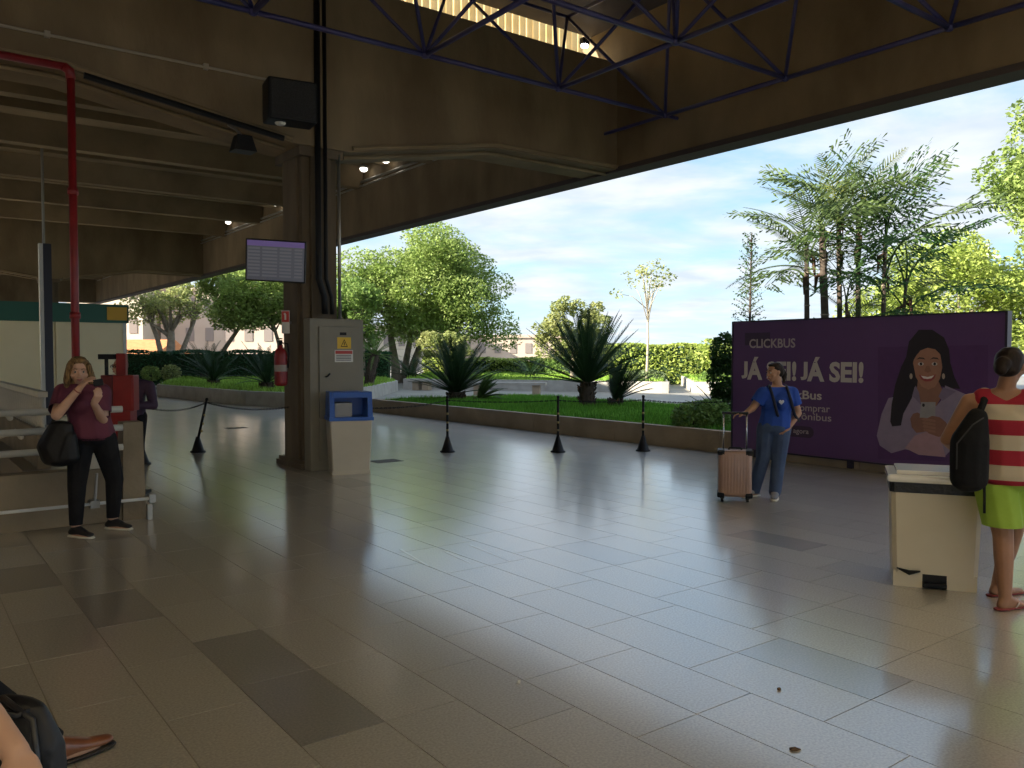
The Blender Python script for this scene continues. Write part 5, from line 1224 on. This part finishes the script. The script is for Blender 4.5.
# ---- clump of feathery palms behind the billboard
def fishtail(L, lm, seed):
    rg = random.Random(seed); V = []; Fc = []; g = MB(); n = 12
    pts = [Vector((0, L * f, L * (.42*f - .62*f*f))) for f in np.linspace(0, 1, n+1)]; g.tube(pts, [.028 - .02*i/n for i in range(n+1)], 4)
    for i in range(2, n+1):
        for s in (-1, 1):
            pl = L * .40 * (1 - .5*abs(i/n - .45)); dr = Vector((s * .85, .55, -.05 + rg.uniform(-.2, .25))).normalized()
            m_ = 5
            for j in range(1, m_+1):
                p = pts[i] + dr * pl * j / m_; p.z -= pl * .30 * (j/m_)**2
                for s2 in (-1, 1):
                    d2 = (dr * .7 + dr.cross(Vector((0, 0, 1))) * s2 * .7 + Vector((0, 0, -.55 + rg.uniform(-.3, .3)))).normalized(); l_ = rg.uniform(.15, .28); w_ = d2.cross(Vector((rg.uniform(-1, 1), rg.uniform(-1, 1), .6))).normalized()
                    k = len(V); V += [p, p + d2*l_*.75 - w_*.022, p + d2*l_ , p + d2*l_*.8 + w_*.028]; Fc.append((k, k+1, k+2, k+3))
    g.add(V, Fc); me = bpy.data.meshes.new('frond'); me.from_pydata(g.v, [], g.f); me.materials.append(lm); return me
AR_ = [frond_mesh(2.0, 24, .46, .75, .017, LF_PALM, .2), frond_mesh(1.8, 22, .42, 1.0, .017, LF_PALM, .1), frond_mesh(1.7, 22, .42, .6, .017, leafmat('leaf_palm_gold', (.30, .32, .06), (.40, .40, .10)), .2)]
FT = [fishtail(2.1, LF_PALM, 1), fishtail(1.8, LF_PALM, 2), fishtail(1.6, leafmat('leaf_palm_gold', (.26, .28, .05), (.36, .36, .08)), 3), fishtail(2.2, LF_DARK, 4)]
rg = random.Random(31)
palms = [(826, 20.5, 4.5, .10, 'tall feathery palm in the middle of the clump, thickest trunk'), (807, 20.9, 4.1, .07, 'feathery palm with the leftmost trunk of the clump'), (840, 21.5, 5.2, .07, 'tallest feathery palm of the clump behind the billboard'),
         (858, 21.2, 4.9, .07, 'feathery palm right of the clump middle with golden fronds'), (882, 20.6, 4.2, .06, 'feathery palm with dark fronds toward the right of the clump'), (900, 21.6, 3.3, .05, 'outermost right feathery palm of the clump'), (850, 20.2, 2.6, .05, 'short feathery palm low in the clump just above the billboard')]
for i, (px, Y, hh, r0, lb) in enumerate(palms):
    X = (px - 512) / F * Y; t = thing('feathery_palm', lb, 'palm', (X, Y, .3), 0, 'feathery palms behind the billboard')
    lx = rg.uniform(-.15, .15); g = MB(); g.tube([(0, 0, 0), (lx*.3, 0, hh*.5), (lx, 0, hh)], [r0*1.1, r0, r0*.8], 8); tk = g.build('trunk', BARKD, t, True)
    for k in range(9):
        z = .5 + k * hh / 10; g = MB(); g.tube([(lx*z/hh*.6, 0, z), (lx*z/hh*.6, 0, z + .03)], r0*1.12, 8); g.build('trunk_ring', BARK, tk)
    for k in range(3):
        z = hh * rg.uniform(.72, .95); a = rg.uniform(0, 6.28); g = MB(); g.tube([(lx*.7, 0, z), (lx*.7 + math.cos(a)*.16, math.sin(a)*.16, z - .1), (lx*.7 + math.cos(a)*.2, math.sin(a)*.2, z - .5)], [.03, .055, .015], 6); g.build('dead_sheath', mat('dead_leaf', (.07, .035, .02), .9), t)
    nf = 13 if hh > 3.5 else 9
    for k in range(nf):
        f = k / nf; z = hh * (.80 + .22 * f if i < 4 else .62 + .4 * f); a = k * 137.5 + rg.uniform(-20, 20)
        o = link('frond', AR_[2] if (i in (2, 3) and k % 3 == 0) else (AR_[k % 2] if k % 4 else FT[0]) if i < 4 else rg.choice((FT[0], FT[3], AR_[0])), t); o.location = (lx * z / hh, 0, z); s = rg.uniform(.9, 1.2) * (1.0 if hh > 3 else .75)
        o.scale = (s, s, s); o.rotation_euler = (R(16 + 58 * f + rg.uniform(-10, 10)), 0, R(a))
# ---- distant buildings and pole
def block(label, x0, x1, y, z1, m_, nwx, nwz, zlo=-4.0, roof=None):
    t = thing('apartment_building', label, 'building', ((x0+x1)/2, y, zlo), 0, 'distant buildings'); w = (x1 - x0); h = z1 - zlo
    g = MB(); g.box((-w/2, 0, 0), (w/2, 10, h)); g.build('wall', m_, t)
    wm_ = mat('far_window', (.26, .22, .20), .4); me = MB(); ww = w / nwx * .42; wh = h / nwz * .45; me.box((-ww/2, -.06, 0), (ww/2, .1, wh)); me = me.mesh('window', wm_)
    for i in range(nwx):
        for j in range(nwz): link('window', me, t, loc=(-w/2 + w * (i + .5) / nwx, 0, h * (j + .3) / nwz))
    g = MB(); g.box((-w/2 - .2, -.2, h), (w/2 + .2, 10.2, h + .35)); g.build('roof_edge', roof or m_, t)
PINK = mat('render_pink', (.50, .40, .32), .8, (.56, .46, .38), .4); CRM = mat('render_cream', (.58, .51, .40), .8, (.62, .55, .44), .4)
block('pale pinkish building glimpsed through the trees left of the column', -36, -20, 85, 8.2, PINK, 8, 4)
block('cream building at the far left beside the kiosk, lighter one', -44, -36.5, 82, 9.5, CRM, 4, 4)
block('low cream building behind the big tree right of the column', -18, -6.5, 92, 4.6, CRM, 7, 3)
block('low pinkish building between the big tree and the large cycad', -6, 8, 95, 3.6, PINK, 8, 3)
t = thing('tiled_house', 'house with an orange tiled roof beside the kiosk', 'building', (-34.6, 70, -3), 0)
g = MB(); g.box((-5, 0, 0), (4, 8, 4.5)); g.build('wall', CRM, t)
g = MB(); g.add([(-5.5, -.5, 4.5), (4.5, -.5, 4.5), (4.5, 8.5, 4.5), (-5.5, 8.5, 4.5), (-5.5, 4, 6.0), (4.5, 4, 6.0)], [(0, 1, 5, 4), (2, 3, 4, 5), (1, 2, 5), (3, 0, 4), (0, 3, 2, 1)]); g.build('roof', mat('terracotta', (.55, .20, .07), .8, (.62, .26, .1), 3), t)
t = thing('utility_pole', 'pale utility pole with a crossarm beyond the right trees', 'pole', ((985 - 512) / F * 60, 60, -3)); g = MB(); g.tube([(0, 0, 0), (0, 0, 12.6)], [.2, .14], 8); g.build('pole', WHITE, t); g = MB(); g.box((-1.1, -.1, 11.6), (.9, .1, 11.8)); g.build('crossarm', WHITE, t)
